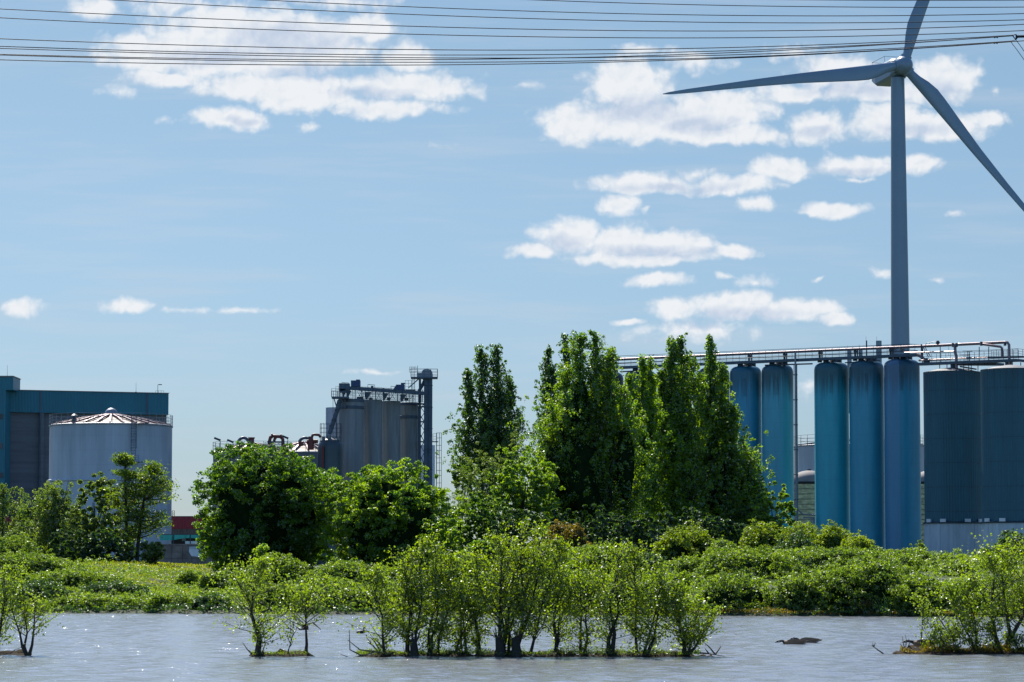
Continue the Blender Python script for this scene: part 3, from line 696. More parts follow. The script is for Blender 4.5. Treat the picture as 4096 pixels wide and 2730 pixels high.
# bucket elevator leg
D1 = 546.0; zb = ZP
t = thing('bucket_elevator', (W(1714, 1500, D1).x, D1, zb), 'tall boxed bucket elevator leg with a railed head platform beside the silos', 'elevator'); b0 = t.location.copy()
E = lambda px, py, D=D1: W(px, py, D) - b0
Ht = E(1714, 1512).z
m = MB(); wleg = px2m(13, D1)
m.box((-px2m(10, D1), 0, Ht / 2), (wleg, 1.0, Ht)); m.box((px2m(9.5, D1), 0, Ht / 2), (wleg * .95, 1.0, Ht)); m.box((0, .1, Ht / 2), (px2m(10, D1), .8, Ht)); m.build('leg_casing', 'steel_blue', t)
m = MB()
for y in (1543, 1630, 1715, 1800, 1880): m.box((0, 0, E(1714, y).z), (px2m(34, D1), 1.1, .1))
build_each(m, 'flange', 'steel_dark', t, 1)
m = MB()
pts = [(1668, 1511), (1668, 1493), (1686, 1493), (1690, 1484), (1698, 1478), (1712, 1477), (1722, 1480), (1729, 1489), (1731, 1500), (1731, 1511)]
a = [E(x, y) for x, y in pts]; n = len(a); m.add([p + Vector((0, -.6, 0)) for p in a] + [p + Vector((0, .6, 0)) for p in a], [tuple(range(n)), tuple(range(n, 2 * n))[::-1]] + [(i, i + n, (i + 1) % n + n, (i + 1) % n) for i in range(n)])
m.build('head_casing', 'steel_grey', t)
m = MB(); m.box(E(1697, 1513), (px2m(106, D1), 2.8, .3)); m.build('head_platform', 'steel_blue', t)
m = MB(); hh = 1.55
for dy in (-1.35, 1.35): m.rail_line(E(1644, 1511) + Vector((0, dy, 0)), E(1750, 1512) + Vector((0, dy, 0)), hh, 1.1, .04, 3)
for dy0 in (1750,): m.rail_line(E(dy0, 1512) + Vector((0, -1.35, 0)), E(dy0, 1512) + Vector((0, 1.35, 0)), hh, 1.3, .04, 3)
for x in (1638, 1645, 1652, 1658, 1664): m.path([E(x, 1509 if 1640 < x < 1660 else 1489), E(x, 1469)], .045, 4)
for y in (1469, 1479, 1490): m.path([E(1638, y), E(1664, y)], .045, 4)
m.path([E(1670, 1511), E(1670, 1464)], .06, 4); m.build('railing', 'steel_dark', t)
m = MB(); m.path([E(1702, 1515), E(1688, 1545), E(1675, 1566)], .33, 6); m.add([E(1688, 1514) + Vector((0, -.5, 0)), E(1708, 1514) + Vector((0, -.5, 0)), E(1708, 1514) + Vector((0, .5, 0)), E(1688, 1514) + Vector((0, .5, 0)), E(1697, 1530)], [(0, 1, 4), (1, 2, 4), (2, 3, 4), (3, 0, 4)])
m.build('spout', 'steel_blue', t, smooth=50)
m = MB(); m.path([E(1678, 1514), E(1634, 1552)], .14, 4); build_each(m, 'brace', 'steel_blue', t, 1)
m = MB()
for x in (1648, 1659): m.path([E(x, 1516), E(x, 1560)], .05, 4)
for y in range(1520, 1560, 6): m.path([E(1648, y), E(1659, y)], .03, 3)
m.box(E(1642, 1561), (1.8, 1.4, .15)); m.rail_line(E(1621, 1560), E(1659, 1561), 1.7, .6, .04, 3); m.build('access_ladder', 'steel_dark', t)
# lattice tower
t = thing('lattice_mast', (W(1686, 1600, 550).x, 550, zb), 'blue-grey lattice tower with cross bracing tucked against the elevator leg', 'lattice tower'); b0 = t.location.copy()
E = lambda px, py, D=550: W(px, py, D) - b0
m = MB(); xl, xr = E(1674, 1700).x, E(1697, 1700).x; ztop = E(1680, 1515).z
m.box((E(1680, 1700).x, -.9, ztop / 2), (.42, .3, ztop)); m.box((xl, .9, (ztop - 5) / 2), (.22, .22, ztop - 5)); m.box((xr, .9, ztop / 2), (.2, .2, ztop)); m.build('upright', 'steel_blue', t)
m = MB(); ysb = [1617, 1650, 1688, 1722, 1768, 1810, 1855, 1900, 1945]
for i in range(len(ysb) - 1):
    z0, z1 = E(1680, ysb[i]).z, E(1680, ysb[i + 1]).z
    if i % 2: m.path([(xl, -.8, z0), (xr, -.8, z1)], .1, 4); m.path([(xl, .8, z1), (xr, .8, z0)], .08, 4)
    else: m.path([(xr, -.8, z0), (xl, -.8, z1)], .1, 4); m.path([(xl, .8, z0), (xr, .8, z1)], .08, 4)
    if i % 2 == 0: m.box(((xl + xr) / 2, 0, z0), (xr - xl + .2, 1.8, .18))
for y in (1617, 1628): m.box(((xl + xr) / 2, 0, E(1680, y).z), (xr - xl + .2, 1.8, .2))
m.build('bracing', 'steel_blue', t)
# caged ladder right of the leg
t = thing('caged_ladder', (W(1752, 1800, 556).x, 556, zb), 'freestanding caged ladder right of the elevator leg, ending above the trees', 'ladder'); b0 = t.location.copy()
E = lambda px, py, D=556: W(px, py, D) - b0
m = MB(); za, zt = 1.0, E(1750, 1733).z
for x in (1746, 1758, 1766): m.path([(E(x, 1800).x, -.5 if x != 1746 else 0, za), (E(x, 1800).x, -.5 if x != 1746 else 0, zt)], .06 if x != 1746 else .1, 4)
for y in range(1733, 2100, 10):
    z = E(1750, y).z
    if y % 25 < 12: m.path([(E(1746, 1800).x, 0, z), (E(1758, 1800).x, -.6, z), (E(1766, 1800).x, -.5, z)], .055, 4)
m.build('cage', 'steel_dark', t)
m = MB(); m.box(E(1740, 1768), (1.2, 1.2, .15)); m.rail_line(E(1732, 1768), E(1746, 1768), 1.5, .5, .04, 3); m.build('landing', 'steel_dark', t)

# ------------------------------------------------------------------ blue silo row
def Drow(px): return 487 + (3606 - px) * .0257
def Ytop(px): return 1437 + (3606 - px) * .0432
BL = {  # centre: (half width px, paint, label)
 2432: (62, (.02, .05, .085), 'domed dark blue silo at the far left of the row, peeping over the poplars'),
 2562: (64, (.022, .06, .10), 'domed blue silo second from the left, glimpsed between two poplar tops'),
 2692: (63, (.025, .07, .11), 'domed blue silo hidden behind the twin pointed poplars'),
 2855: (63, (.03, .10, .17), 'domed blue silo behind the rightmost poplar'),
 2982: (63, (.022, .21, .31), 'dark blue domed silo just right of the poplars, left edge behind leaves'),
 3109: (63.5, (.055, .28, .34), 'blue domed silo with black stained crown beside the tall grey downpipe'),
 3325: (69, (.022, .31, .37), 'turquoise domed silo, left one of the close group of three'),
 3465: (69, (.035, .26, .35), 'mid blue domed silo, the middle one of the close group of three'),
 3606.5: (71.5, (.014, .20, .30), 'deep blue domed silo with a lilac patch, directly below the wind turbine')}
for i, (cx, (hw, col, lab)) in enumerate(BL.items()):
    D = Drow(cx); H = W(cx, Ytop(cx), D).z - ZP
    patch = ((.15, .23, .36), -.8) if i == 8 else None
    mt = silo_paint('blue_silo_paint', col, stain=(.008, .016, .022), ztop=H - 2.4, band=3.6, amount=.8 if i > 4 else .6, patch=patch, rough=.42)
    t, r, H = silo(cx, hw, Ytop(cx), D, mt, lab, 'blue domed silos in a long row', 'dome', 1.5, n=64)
    m = MB(); m.cyl((-.9, -.5, H - .5), (-.9, -.5, H + .75), .55, .42, 12); m.cyl((1.3, 0, H - .6), (1.3, 0, H + .55), .45, n=12)
    m.cyl((.3, -.6, H - .3), (.3, -.6, H + .25), .9, .6, 14); m.build('roof_hatch', 'steel_dark', t, smooth=50)
    m = MB()
    for dx in (-.55, -.3): m.path([(dx, -math.sqrt(max(.1, r * r - dx * dx)) - .08, H - 5.2), (dx, -math.sqrt(max(.1, r * r - dx * dx)) - .08, H - 2.2)], .07, 4)
    m.build('sight_pipe', mt, t)
# ribbed dark silos on pale concrete bases
for (cx, hw, yt, D, yb, lab) in ((3808, 114, 1490, 470, 2096, 'dark teal ribbed silo on pale concrete base, right of the blue silos'),
                                 (4045, 122, 1480, 452, 2094, 'dark teal ribbed silo on pale concrete base at the right edge of the photo')):
    zb_ = W(cx, yb, D).z; c = W(cx, yt, D); r = px2m(hw, D)
    t = thing('silo', (c.x, D, ZP), lab, 'silo', 'ribbed silos on concrete bases')
    H = c.z - ZP; hb = zb_ - ZP
    m = MB(); m.lathe([(r, hb), (r, H)], n=260, rib=1, ribd=.03, closed_top=False); m.build('shell', 'silo_ribbed', t)
    m = MB(); m.lathe([(r + .05, H - .1), (r * .6, H + .4), (.7, H + .7)], n=64); m.build('roof', 'ribbed_roof', t)
    m = MB()
    for k in range(6):
        z = hb + (H - hb) * (k + .5) / 6.3; m.lathe([(r + .032, z - .03), (r + .04, z), (r + .032, z + .03)], n=80, closed_top=False)
    build_each(m, 'seam', 'steel_dark', t, 1)
    m = MB(); nb = 14
    m.lathe([(r + .12, -.6), (r + .12, hb)], n=nb * 4)
    for k in range(nb):
        a = 2 * math.pi * k / nb; m.box((math.cos(a) * (r + .12), math.sin(a) * (r + .12), hb / 2 - .3), (.1, .5, hb + .3), Matrix.Rotation(a, 3, 'Z'))
    m.build('concrete_base', 'concrete_base', t)
    m = MB(); m.lathe([(r + .1, hb - .03), (r + .35, hb), (r + .35, hb + .12), (r, hb + .3)], n=64, closed_top=False); m.build('base_ring', 'steel_dark', t)
    m = MB()
    for a in (-150, -118, -72, -40): m.box((math.cos(R(a)) * (r + .4), math.sin(R(a)) * (r + .4), hb + .45), (.25, .9, .5), Matrix.Rotation(R(a), 3, 'Z'))
    build_each(m, 'bracket', 'white_paint', t, 1)
# overhead walkway along the blue silos
t = thing('pipe_bridge', W(3000, 1470, 500), 'long walkway and pinkish pipe running on top of the blue silos', 'pipe bridge'); b0 = t.location.copy()
def Q(px, py, dy=0): return W(px, py, Drow(px) + dy) - b0
m = MB(); beam(m, Q(2400, 1475, -1.5), Q(3672, 1421, -1.5), 1.2, .45); m.build('walkway_beam', 'steel_blue', t)
m = MB(); m.path([Q(2400, 1442, -1.8), Q(3100, 1411, -1.8), Q(3690, 1386, -1.8), Q(4020, 1370, -1.8)], .23, 10); m.build('main_pipe', 'pipe_pink', t, smooth=50)
m = MB()
for dy in (-2.1, -.7): m.rail_line(Q(2400, 1475, dy), Q(3660, 1421, dy), 1.75, 1.25, .035, 4)
m.path([Q(2400, 1458, -2.2), Q(3670, 1404, -2.2)], .09, 5); m.path([Q(2400, 1428, -.4), Q(3100, 1399, -.4), Q(3640, 1377, -.4), Q(3684, 1380, -.4)], .045, 4)
m.build('railing', 'steel_dark', t)
m = MB()
for x in np.arange(2430, 3680, 141.5):
    yb_ = 1475 - (x - 2400) * .0425
    m.box(Q(x, yb_ - 15, -1.6), (.3, .4, 1.6)); m.box(Q(x + 9, yb_ - 15, -1.6), (.18, .4, 1.6)); m.box(Q(x + 3, yb_ - 24, -1.8), (.75, .55, .3)); m.box(Q(x, yb_ + 8, -1), (.7, .7, .4))
build_each(m, 'pipe_support', 'steel_dark', t, 4)
m = MB(); m.path([Q(2480, 1488, -2), Q(2560, 1484, -2)], .12, 5); m.path([Q(3060, 1462, -2), Q(3250, 1456, -2)], .12, 6); m.path([Q(3380, 1452, -2), Q(3520, 1444, -2)], .1, 5); build_each(m, 'small_pipe', 'steel_dark', t, 1)
for xx in (3565, 3597):
    m = MB(); m.box(Q(xx + 12, 1400, 0), (.8, .1, .35)); m.build('sign_panel', 'steel_grey', t)
# downpipe post between silos
t = thing('downpipe', (W(3184, 1800, 495).x, 495, ZP), 'tall pale grey downpipe standing left of the turquoise silo', 'pipe'); b0 = t.location.copy()
H = W(3184, 1410, 495).z - ZP; m = MB(); m.cyl((0, 0, 0), (0, 0, H), .16, n=10); m.cyl((.25, .3, 0), (.25, .3, H - 2), .09, n=8); m.cyl((-.24, .3, 0), (-.24, .3, H - 2), .05, n=6); m.build('pipe', 'steel_grey', t, smooth=50)
m = MB()
for y in range(1500, 2100, 100): m.box((0, .15, W(3184, y, 495).z - ZP), (.7, .6, .12))
build_each(m, 'bracket', 'steel_dark', t, 1)
# walkway over ribbed silos
t = thing('upper_walkway', W(3870, 1460, 466), 'blue steel walkway with railings and pipes across the ribbed silos', 'walkway'); b0 = t.location.copy()
def Q2(px, py, dy=0): return W(px, py, 474 - (px - 3680) * .04 + dy) - b0
m = MB(); beam(m, Q2(3674, 1458), Q2(4074, 1442), 1.3, .42); beam(m, Q2(4074, 1442), Q2(4150, 1450), 1.3, .4); beam(m, Q2(3830, 1458, 3), Q2(4000, 1458, 3), 2, .4); beam(m, Q2(3960, 1432, 1), Q2(4094, 1428, 1), 1.2, .25); m.build('deck', 'steel_blue', t)
m = MB()
for dy in (-.6, .7): m.rail_line(Q2(3690, 1458, dy), Q2(4074, 1442, dy), 1.6, 1.0, .038, 4)
m.rail_line(Q2(3965, 1430, 1), Q2(4072, 1424, 1), 1.1, 1.1, .038, 3); m.rail_line(Q2(4072, 1424, 1), Q2(4110, 1430, 1), 1.1, .8, .038, 3)
m.path([Q2(3820, 1407), Q2(4072, 1396)], .04, 4); m.path([Q2(3691, 1392), Q2(3691, 1455)], .09, 5); m.path([Q2(3686, 1378), Q2(3686, 1440)], .12, 5)
for x in (3761, 3917, 3955): m.path([Q2(x, 1388), Q2(x, 1452)], .07, 5)
for x in (3795, 4012): m.path([Q2(x, 1385), Q2(x, 1425)], .03, 4)
for x in (3870, 3876): m.path([Q2(x, 1405), Q2(x, 1455)], .06, 4)
for x in range(3855, 3885, 5): m.path([Q2(x, 1424), Q2(x, 1452)], .035, 3)
m.box(Q2(3870, 1405.5), (1.5, .3, .1)); m.box(Q2(3862, 1421), (1.4, .8, .08)); m.build('railing', 'steel_dark', t)
m = MB()
for k in range(7): m.path([Q2(3694 + k * 4, 1395 + k * 5), Q2(3700 + k * 4, 1395 + k * 5)], .04, 4)
m.path([Q2(3692, 1388), Q2(3716, 1432)], .05, 4); m.path([Q2(3698, 1385), Q2(3722, 1428)], .05, 4); m.build('stair', 'steel_dark', t)
m = MB(); m.path([Q2(3816, 1382, -.5), Q2(3820, 1388, -.5), Q2(3821, 1412, -.5), Q2(3825, 1425, -.5), Q2(3826, 1474, -.5)], .24, 9)
m.path([Q2(3925, 1377, .3), Q2(4003, 1388, .3), Q2(4008, 1395, .3), Q2(4009, 1435, .3)], .2, 9)
m.path([Q2(4018, 1370, -.5), Q2(4030, 1371, -.5), Q2(4036, 1380, -.5), Q2(4038, 1465, -.5)], .22, 9)
m.path([Q2(3618, 1412, -.6), Q2(3816, 1407, -.6)], .12, 6); m.path([Q2(3676, 1443, -.6), Q2(3800, 1438, -.6)], .15, 6); m.path([Q2(3710, 1440, .4), Q2(3980, 1430, .4)], .12, 6)
m.path([Q2(3670, 1420), Q2(3685, 1427), Q2(3697, 1440)], .28, 8)
m.build('pipe', 'pipe_pink', t, smooth=50)
m = MB()
for x in (3706, 3812, 3826, 3925, 4020):
    m.box(Q2(x, 1441 if x == 3706 else (1381 if x < 3900 else 1376), -.5), (.35, .55, .6))
m.box(Q2(3815, 1463), (.9, 1, 1.0)); m.box(Q2(4034, 1458), (.9, 1, .9)); m.box(Q2(3707, 1446), (.9, .8, .5))
for x in (3759, 3788, 3855, 3875, 3885, 3912, 3938, 3952, 4050, 4083): m.path([Q2(x, 1456 if x < 3900 else 1450), Q2(x, 1475 if x < 3800 else (1484 if x < 3930 else 1464))], .07, 5)
m.path([Q2(3840, 1467, 1.5), Q2(3905, 1478, 1.5)], .12, 5); build_each(m, 'valve', 'steel_dark', t)
t = thing('wall_lamp', Q2(3702, 1385) + b0, 'curved arm floodlight above the blue walkway, right of the turbine tower', 'lamp'); b1 = t.location.copy()
m = MB(); m.path([Q2(3702, 1385) + b0 - b1, Q2(3702, 1378) + b0 - b1, Q2(3708, 1373) + b0 - b1, Q2(3748, 1366) + b0 - b1], .045, 5); m.path([Q2(3715, 1378) + b0 - b1, Q2(3722, 1371) + b0 - b1], .03, 4); m.build('arm', 'steel_dark', t)
m = MB(); p = Q2(3751, 1371) + b0 - b1; m.cyl(p + Vector((0, 0, .28)), p + Vector((0, 0, -.1)), .2, .38, 12); m.cyl(p + Vector((0, 0, -.1)), p + Vector((0, 0, -.3)), .36, .15, 12); m.build('lamp_head', 'steel_dark', t, smooth=50)
for (x, yt, w, lab) in ((3467, 1363, .12, 'thin dark mast sticking up above the middle blue silo'), (3516, 1364, .5, 'thick grey vent stack above the gap between blue silos'), (3398, 1400, .4, 'short grey vent stack behind the turquoise silo'), (3443, 1396, .35, 'stubby grey vent stack left of the thin dark mast')):
    b = W(x, 1470, 520); t = thing('vent_stack', b, lab, 'vent stack', 'thin stacks behind the blue silos'); h = W(x, yt, 520).z - b.z
    m = MB(); m.cyl((0, 0, -8), (0, 0, h), w, n=12); m.build('stack', 'steel_grey' if w > .3 else 'steel_dark', t, smooth=50); m = MB(); m.cyl((-w * .7, 0, h), (-w * .7, 0, h + .75), .025, n=4); m.build('lightning_rod', 'steel_dark', t)
# background tanks seen through gaps
tank('storage_tank', 3440, 262, 1786, 640, 26, 'tank', 'wide pale lilac-blue tank far behind the blue silos, seen through the gap', ribs=24, rail=2.1, roofmat='steel_dark', railposts=34, cap=False)
for (cx, lab) in ((3237, 'yellowish block silo with pale dome, in the gap left of the turquoise silo'), (3722, 'yellowish block silo with pale dome in the narrow gap beside the ribbed silo')):
    D = 560; c = W(cx, 1929, D); t = thing('block_silo', (c.x, D, ZP), lab, 'silo', 'domed block silos'); r = px2m(72, D); H = c.z - ZP
    m = MB(); m.lathe([(r, -.3), (r, H)], n=48)
    m.build('wall', 'yellow_blocks' if 'yellow_blocks' in M else 'block_wall', t, smooth=40)
    m = MB()
    for k in range(1, 13): m.ring((0, 0, H - .4 - k * .95), r + .02, .06, 48, 4)
    m.build('hoop', 'steel_dark', t)
    m = MB(); m.lathe([(r + .1, H - .45), (r + .12, H)], n=48, closed_top=False); m.build('rim', 'black', t)
    m = MB(); m.lathe([(r * math.cos(a) + .05, H + 2.15 * math.sin(a)) for a in np.linspace(0, 1.4, 8)], n=32); m.build('dome', 'dome_plaster', t, smooth=20)
    m = MB(); m.cyl((0, 0, H + 2.0), (0, 0, H + 2.4), .35, n=12); m.build('cap', 'steel_dark', t)
t = thing('pipe_elbow', W(3225, 2062, 492), 'thin pale pipe bent between the grey downpipe and the turquoise silo', 'pipe'); b0 = t.location.copy()
m = MB(); m.path([W(3188, 2036, 492) - b0, W(3213, 2059, 492) - b0, W(3262, 2061, 492) - b0], .13, 7); m.build('pipe', 'steel_grey', t, smooth=60)
m = MB(); m.box(W(3236, 2072, 493) - b0, (1.9, .3, .25)); m.box(W(3244, 2090, 493) - b0, (.2, .3, 1.2)); m.box(W(3255, 2084, 493) - b0, (.45, .1, .9)); m.build('frame', 'steel_grey', t)

# ------------------------------------------------------------------ teal warehouse and red shed
def corr(m, p0, p1, z0, z1, pitch=.28, dep=.07, out=(0, -1, 0)):
    p0 = Vector(p0); p1 = Vector(p1); Ln = (p1 - p0).length; n = int(Ln / pitch) * 4; o = Vector(out)
    prof = [0, 0, 1, 1]; vs = []
    for i in range(n + 1):
        p = p0.lerp(p1, i / n) + o * dep * prof[i % 4]; vs += [(p.x, p.y, z0), (p.x, p.y, z1)]
    m.add(vs, [(2 * i, 2 * i + 2, 2 * i + 3, 2 * i + 1) for i in range(n)])
A = W(-120, 1560, 560); Bp = W(674, 1575, 573); A0 = Vector((A.x, 560, 0)); B0 = Vector((Bp.x, 573, 0))
t = thing('warehouse', (A.x, 560, ZP), 'long warehouse of dark concrete under a deep teal corrugated band, at the left edge', 'warehouse'); b0 = Vector((A.x, 560, ZP))
dirw = (B0 - A0).normalized(); nrm = Vector((dirw.y, -dirw.x, 0)); Ln = (B0 - A0).length
zt = Bp.z - ZP; zm = W(674, 1661, 573).z - ZP; rotw = Matrix((dirw, -nrm, Vector((0, 0, 1)))).transposed()
dep = 22
m = MB(); m.box(dirw * Ln / 2 - nrm * (dep / 2 + .5) + Vector((0, 0, zm / 2)), (Ln - .3, dep - .6, zm), rotw); m.build('wall', 'concrete_dark', t)
m = MB(); corr(m, Vector((0, 0, 0)) + nrm * .1, dirw * Ln + nrm * .1, zm, zt, out=nrm)
m.box(dirw * Ln / 2 - nrm * (dep / 2) + Vector((0, 0, (zm + zt) / 2)), (Ln, dep, zt - zm), rotw); m.build('upper_cladding', 'teal_clad', t)
m = MB(); m.box(dirw * Ln / 2 - nrm * (dep / 2 - .1) + Vector((0, 0, zt + .06)), (Ln + .2, dep + .5, .12), rotw); m.build('roof_edge', 'pipe_pink', t)
m = MB()
for x in (151, 562):
    p = W(x, 1700, 562); s_ = (p.x - A.x) / dirw.x; q = dirw * s_ + nrm * .3
    if x == 151: m.cyl(q, q + Vector((0, 0, zm)), .14, n=8)
    m.box(q + Vector((0, 0, (zm + zt) / 2)) - nrm * .1, (.35, .1, zt - zm), rotw)
build_each(m, 'downpipe', 'steel_blue', t, 1)
m = MB()
for x0 in (28, 160): 
    p = W(x0, 1700, 562); q = dirw * ((p.x - A.x) / dirw.x) - nrm * .1; m.box(q + Vector((0, 0, zm / 2)), (.6, .5, zm - .1), rotw)
build_each(m, 'pilaster', 'concrete_dark', t, 1)
xw = W(53, 1509, 557); zt2 = xw.z - ZP
m = MB(); a_, b_ = Vector((0, -3, 0)), Vector((xw.x - A.x, -3, 0)); corr(m, a_, b_, zt - .3, zt2)
m.box((b_ + a_) / 2 + Vector((0, 4, (zt + zt2) / 2)), (b_.x, 7.9, zt2 - zt + .5)); xs2 = W(21, 1700, 557).x - A.x
corr(m, a_, Vector((xs2, -3, 0)), 0, zt - .3); m.box((xs2 / 2, .0, zt / 2), (xs2, 5.8, zt - .4)); m.build('stair_tower', 'teal_clad', t)
m = MB(); m.box((b_.x / 2, 1, zt2 + .08), (b_.x + .2, 8.4, .14)); m.build('tower_roof', 'roof_metal', t)
m = MB()
for y in (1667, 1785, 1902): m.box((W(6, y, 557).x - A.x, -3.1, W(6, y, 557).z - ZP), (.55, .12, 1.0))
build_each(m, 'vent', 'brown_clad', t, 1)
for (x, y0, y1, lab) in ((29, 1512, 1462, 'lightning rod on the taller left tower of the teal warehouse'), (544, 1572, 1532, 'lightning rod on the roof edge of the teal warehouse, near its right end')):
    b = W(x, y0, 566); t = thing('lightning_rod', b, lab, 'lightning rod', 'lightning rods'); m = MB(); m.cyl((0, 0, 0), (0, 0, W(x, y1, 566).z - b.z), .035, .02, 5); m.build('rod', 'steel_dark', t); m = MB(); m.box((0, 0, .08), (.25, .25, .2)); m.build('foot', 'steel_dark', t)
b = W(631, 1574, 571); t = thing('roof_lamp', b, 'rusty lamp post and little railing on the warehouse roof corner', 'lamp'); m = MB(); hh = W(631, 1540, 571).z - b.z
m.path([(0, 0, 0), (0, 0, hh), (.75, 0, hh)], .05, 5); build_each(m, 'post', 'steel_dark', t, 1); m = MB(); m.box((.45, 0, hh + .02), (.65, .4, .14)); m.build('lamp_head', 'steel_dark', t)
m = MB(); m.rail_line((-.4, 0, 0), (1.15, 0, 0), .48, .5, .035, 1); m.build('railing', 'brown_clad', t)
# red shed
Dr = 535; a = W(-60, 2068, Dr); b = W(860, 2068, Dr)
t = thing('red_shed', (a.x, Dr, ZP), 'long low shed with dark red corrugated upper wall, right of the pale tank', 'shed')
z = lambda py, D=Dr: W(0, py, D).z - ZP
Ln = b.x - a.x
m = MB(); corr(m, (0, -.1, 0), (Ln, -.1, 0), z(2116), z(2068), .3, .06); m.box((Ln / 2, 5, (z(2116) + z(2068)) / 2), (Ln, 10, z(2068) - z(2116))); m.build('upper_wall', 'red_clad', t)
m = MB(); corr(m, (0, .0, 0), (Ln, .0, 0), z(2139), z(2116) - .01, .3, .05); m.box((Ln / 2, 5, z(2139) / 2 + z(2116) / 2), (Ln - .2, 9.6, z(2116) - z(2139) - .05)); m.build('lower_wall', 'brown_clad', t)
m = MB(); m.box((Ln / 2, 6, z(2139) / 2), (Ln, 6, z(2139))); m.build('black_bay_fill', 'black', t)  # solid black block in place of the bay's shaded interior
m = MB(); m.box((Ln / 2, 5, z(2068) + .06), (Ln + .3, 10.4, .12)); m.build('roof', 'steel_dark', t)
D = 470
bb = W(745, 2178, D); t = thing('green_canopy', (bb.x, D, bb.z), 'turquoise green sheet canopy hung on a dark fence before the red shed', 'canopy')
e = lambda px, py: W(px, py, D) - bb
m = MB(); xs_ = list(range(640, 861, 10)); vs = []
for x in xs_:
    yl = 2160 - 9 * math.sin(max(0, min(1, (x - 690) / 140)) * math.pi); vs += [e(x, 2139) + Vector((0, 0, 0)), e(x, yl + 2) + Vector((0, -.15 * math.sin(x), 0))]
n = len(xs_); back = [v + Vector((0, .06, 0)) for v in vs]
m.add(vs + back, [(2 * i + 1, 2 * i + 3, 2 * i + 2, 2 * i) for i in range(n - 1)] + [(2 * n + 2 * i, 2 * n + 2 * i + 2, 2 * n + 2 * i + 3, 2 * n + 2 * i + 1) for i in range(n - 1)]); m.build('sheet', 'green_net', t)
m = MB()
for x in (693, 761): m.path([e(x, 2178), e(x, 2138)], .09, 5)
m.path([e(640, 2139), e(860, 2139)], .07, 4); build_each(m, 'post', 'steel_dark', t, 1)
m = MB(); m.box(e(800, 2171) + Vector((0, .5, 0)), (px2m(120, D), .2, px2m(11, D))); m.build('white_panel', 'white_paint', t)
m = MB(); m.box(e(733, 2159) + Vector((0, .6, 0)), (px2m(14, D), .3, px2m(12, D))); m.build('crate', 'brown_clad', t)
bb = W(740, 2240, 455); t = thing('block_wall', (bb.x, 455, ZP - .5), 'low stained wall of big brown blocks below the green canopy', 'wall')
m = MB(); hw_ = W(0, 2176, 455).z - ZP + .5; rg = rr(4); x = W(600, 0, 455).x - bb.x
while x < W(900, 0, 455).x - bb.x:
    w_ = rg.uniform(1.2, 2.2); zz = 0
    while zz < hw_ - .1:
        h_ = min(.95, hw_ - zz); m.box((x + w_ / 2, rg.uniform(-.05, .05), zz + h_ / 2), (w_ - .05, .8, h_ - .05)); zz += .95
    x += w_
m.build('blocks', 'block_wall', t)
m = MB(); m.box(((W(745, 0, 455).x - bb.x), .3, hw_ / 2), (12, .3, hw_ - .1)); m.build('core', 'concrete_dark', t)
bb = W(792, 2235, 440); t = thing('skip', (bb.x, 440, bb.z), 'white sloping-ended skip with a red triangle mark, half behind the round tree', 'skip')
e = lambda px, py: W(px, py, 440) - bb
m = MB(); ol = [(760, 2188), (830, 2187), (830, 2232), (768, 2225), (759, 2208)]; a_ = [e(*p) for p in ol]; n = len(a_)
m.add([p + Vector((0, -1, 0)) for p in a_] + [p + Vector((0, 1, 0)) for p in a_], [tuple(range(n))[::-1], tuple(range(n, 2 * n))] + [(i, (i + 1) % n, (i + 1) % n + n, i + n) for i in range(n)])
m.build('body', 'white_paint', t)
m = MB(); q = [e(795, 2209), e(806, 2209), e(801, 2199)]; m.add([p + Vector((0, -1.03, 0)) for p in q] + [p + Vector((0, -.95, 0)) for p in q], [(0, 1, 2), (5, 4, 3), (0, 3, 4, 1), (1, 4, 5, 2), (2, 5, 3, 0)]); m.build('red_mark', 'red_pipe', t)
m = MB(); m.box(e(794, 2192) + Vector((0, -1.02, 0)), (px2m(66, 440), .06, px2m(8, 440))); m.build('rim', 'concrete_base', t)
bb = W(693, 2070, 530); t = thing('lattice_post', bb, 'rusty yellow lattice post on the red shed roof beside the pale tank', 'post')
m = MB(); h_ = W(0, 2044, 530).z - bb.z
for x in (-.2, .2): m.path([(x, 0, 0), (x, 0, h_)], .06, 4)
m.path([(-.2, 0, h_), (.2, 0, h_)], .05, 4); m.path([(-.2, 0, .2), (.2, 0, h_ * .5)], .04, 4); m.path([(.2, 0, h_ * .5), (-.2, 0, h_ * .9)], .04, 4); m.build('frame', 'rust' if 'rust' in M else 'brown_clad', t)

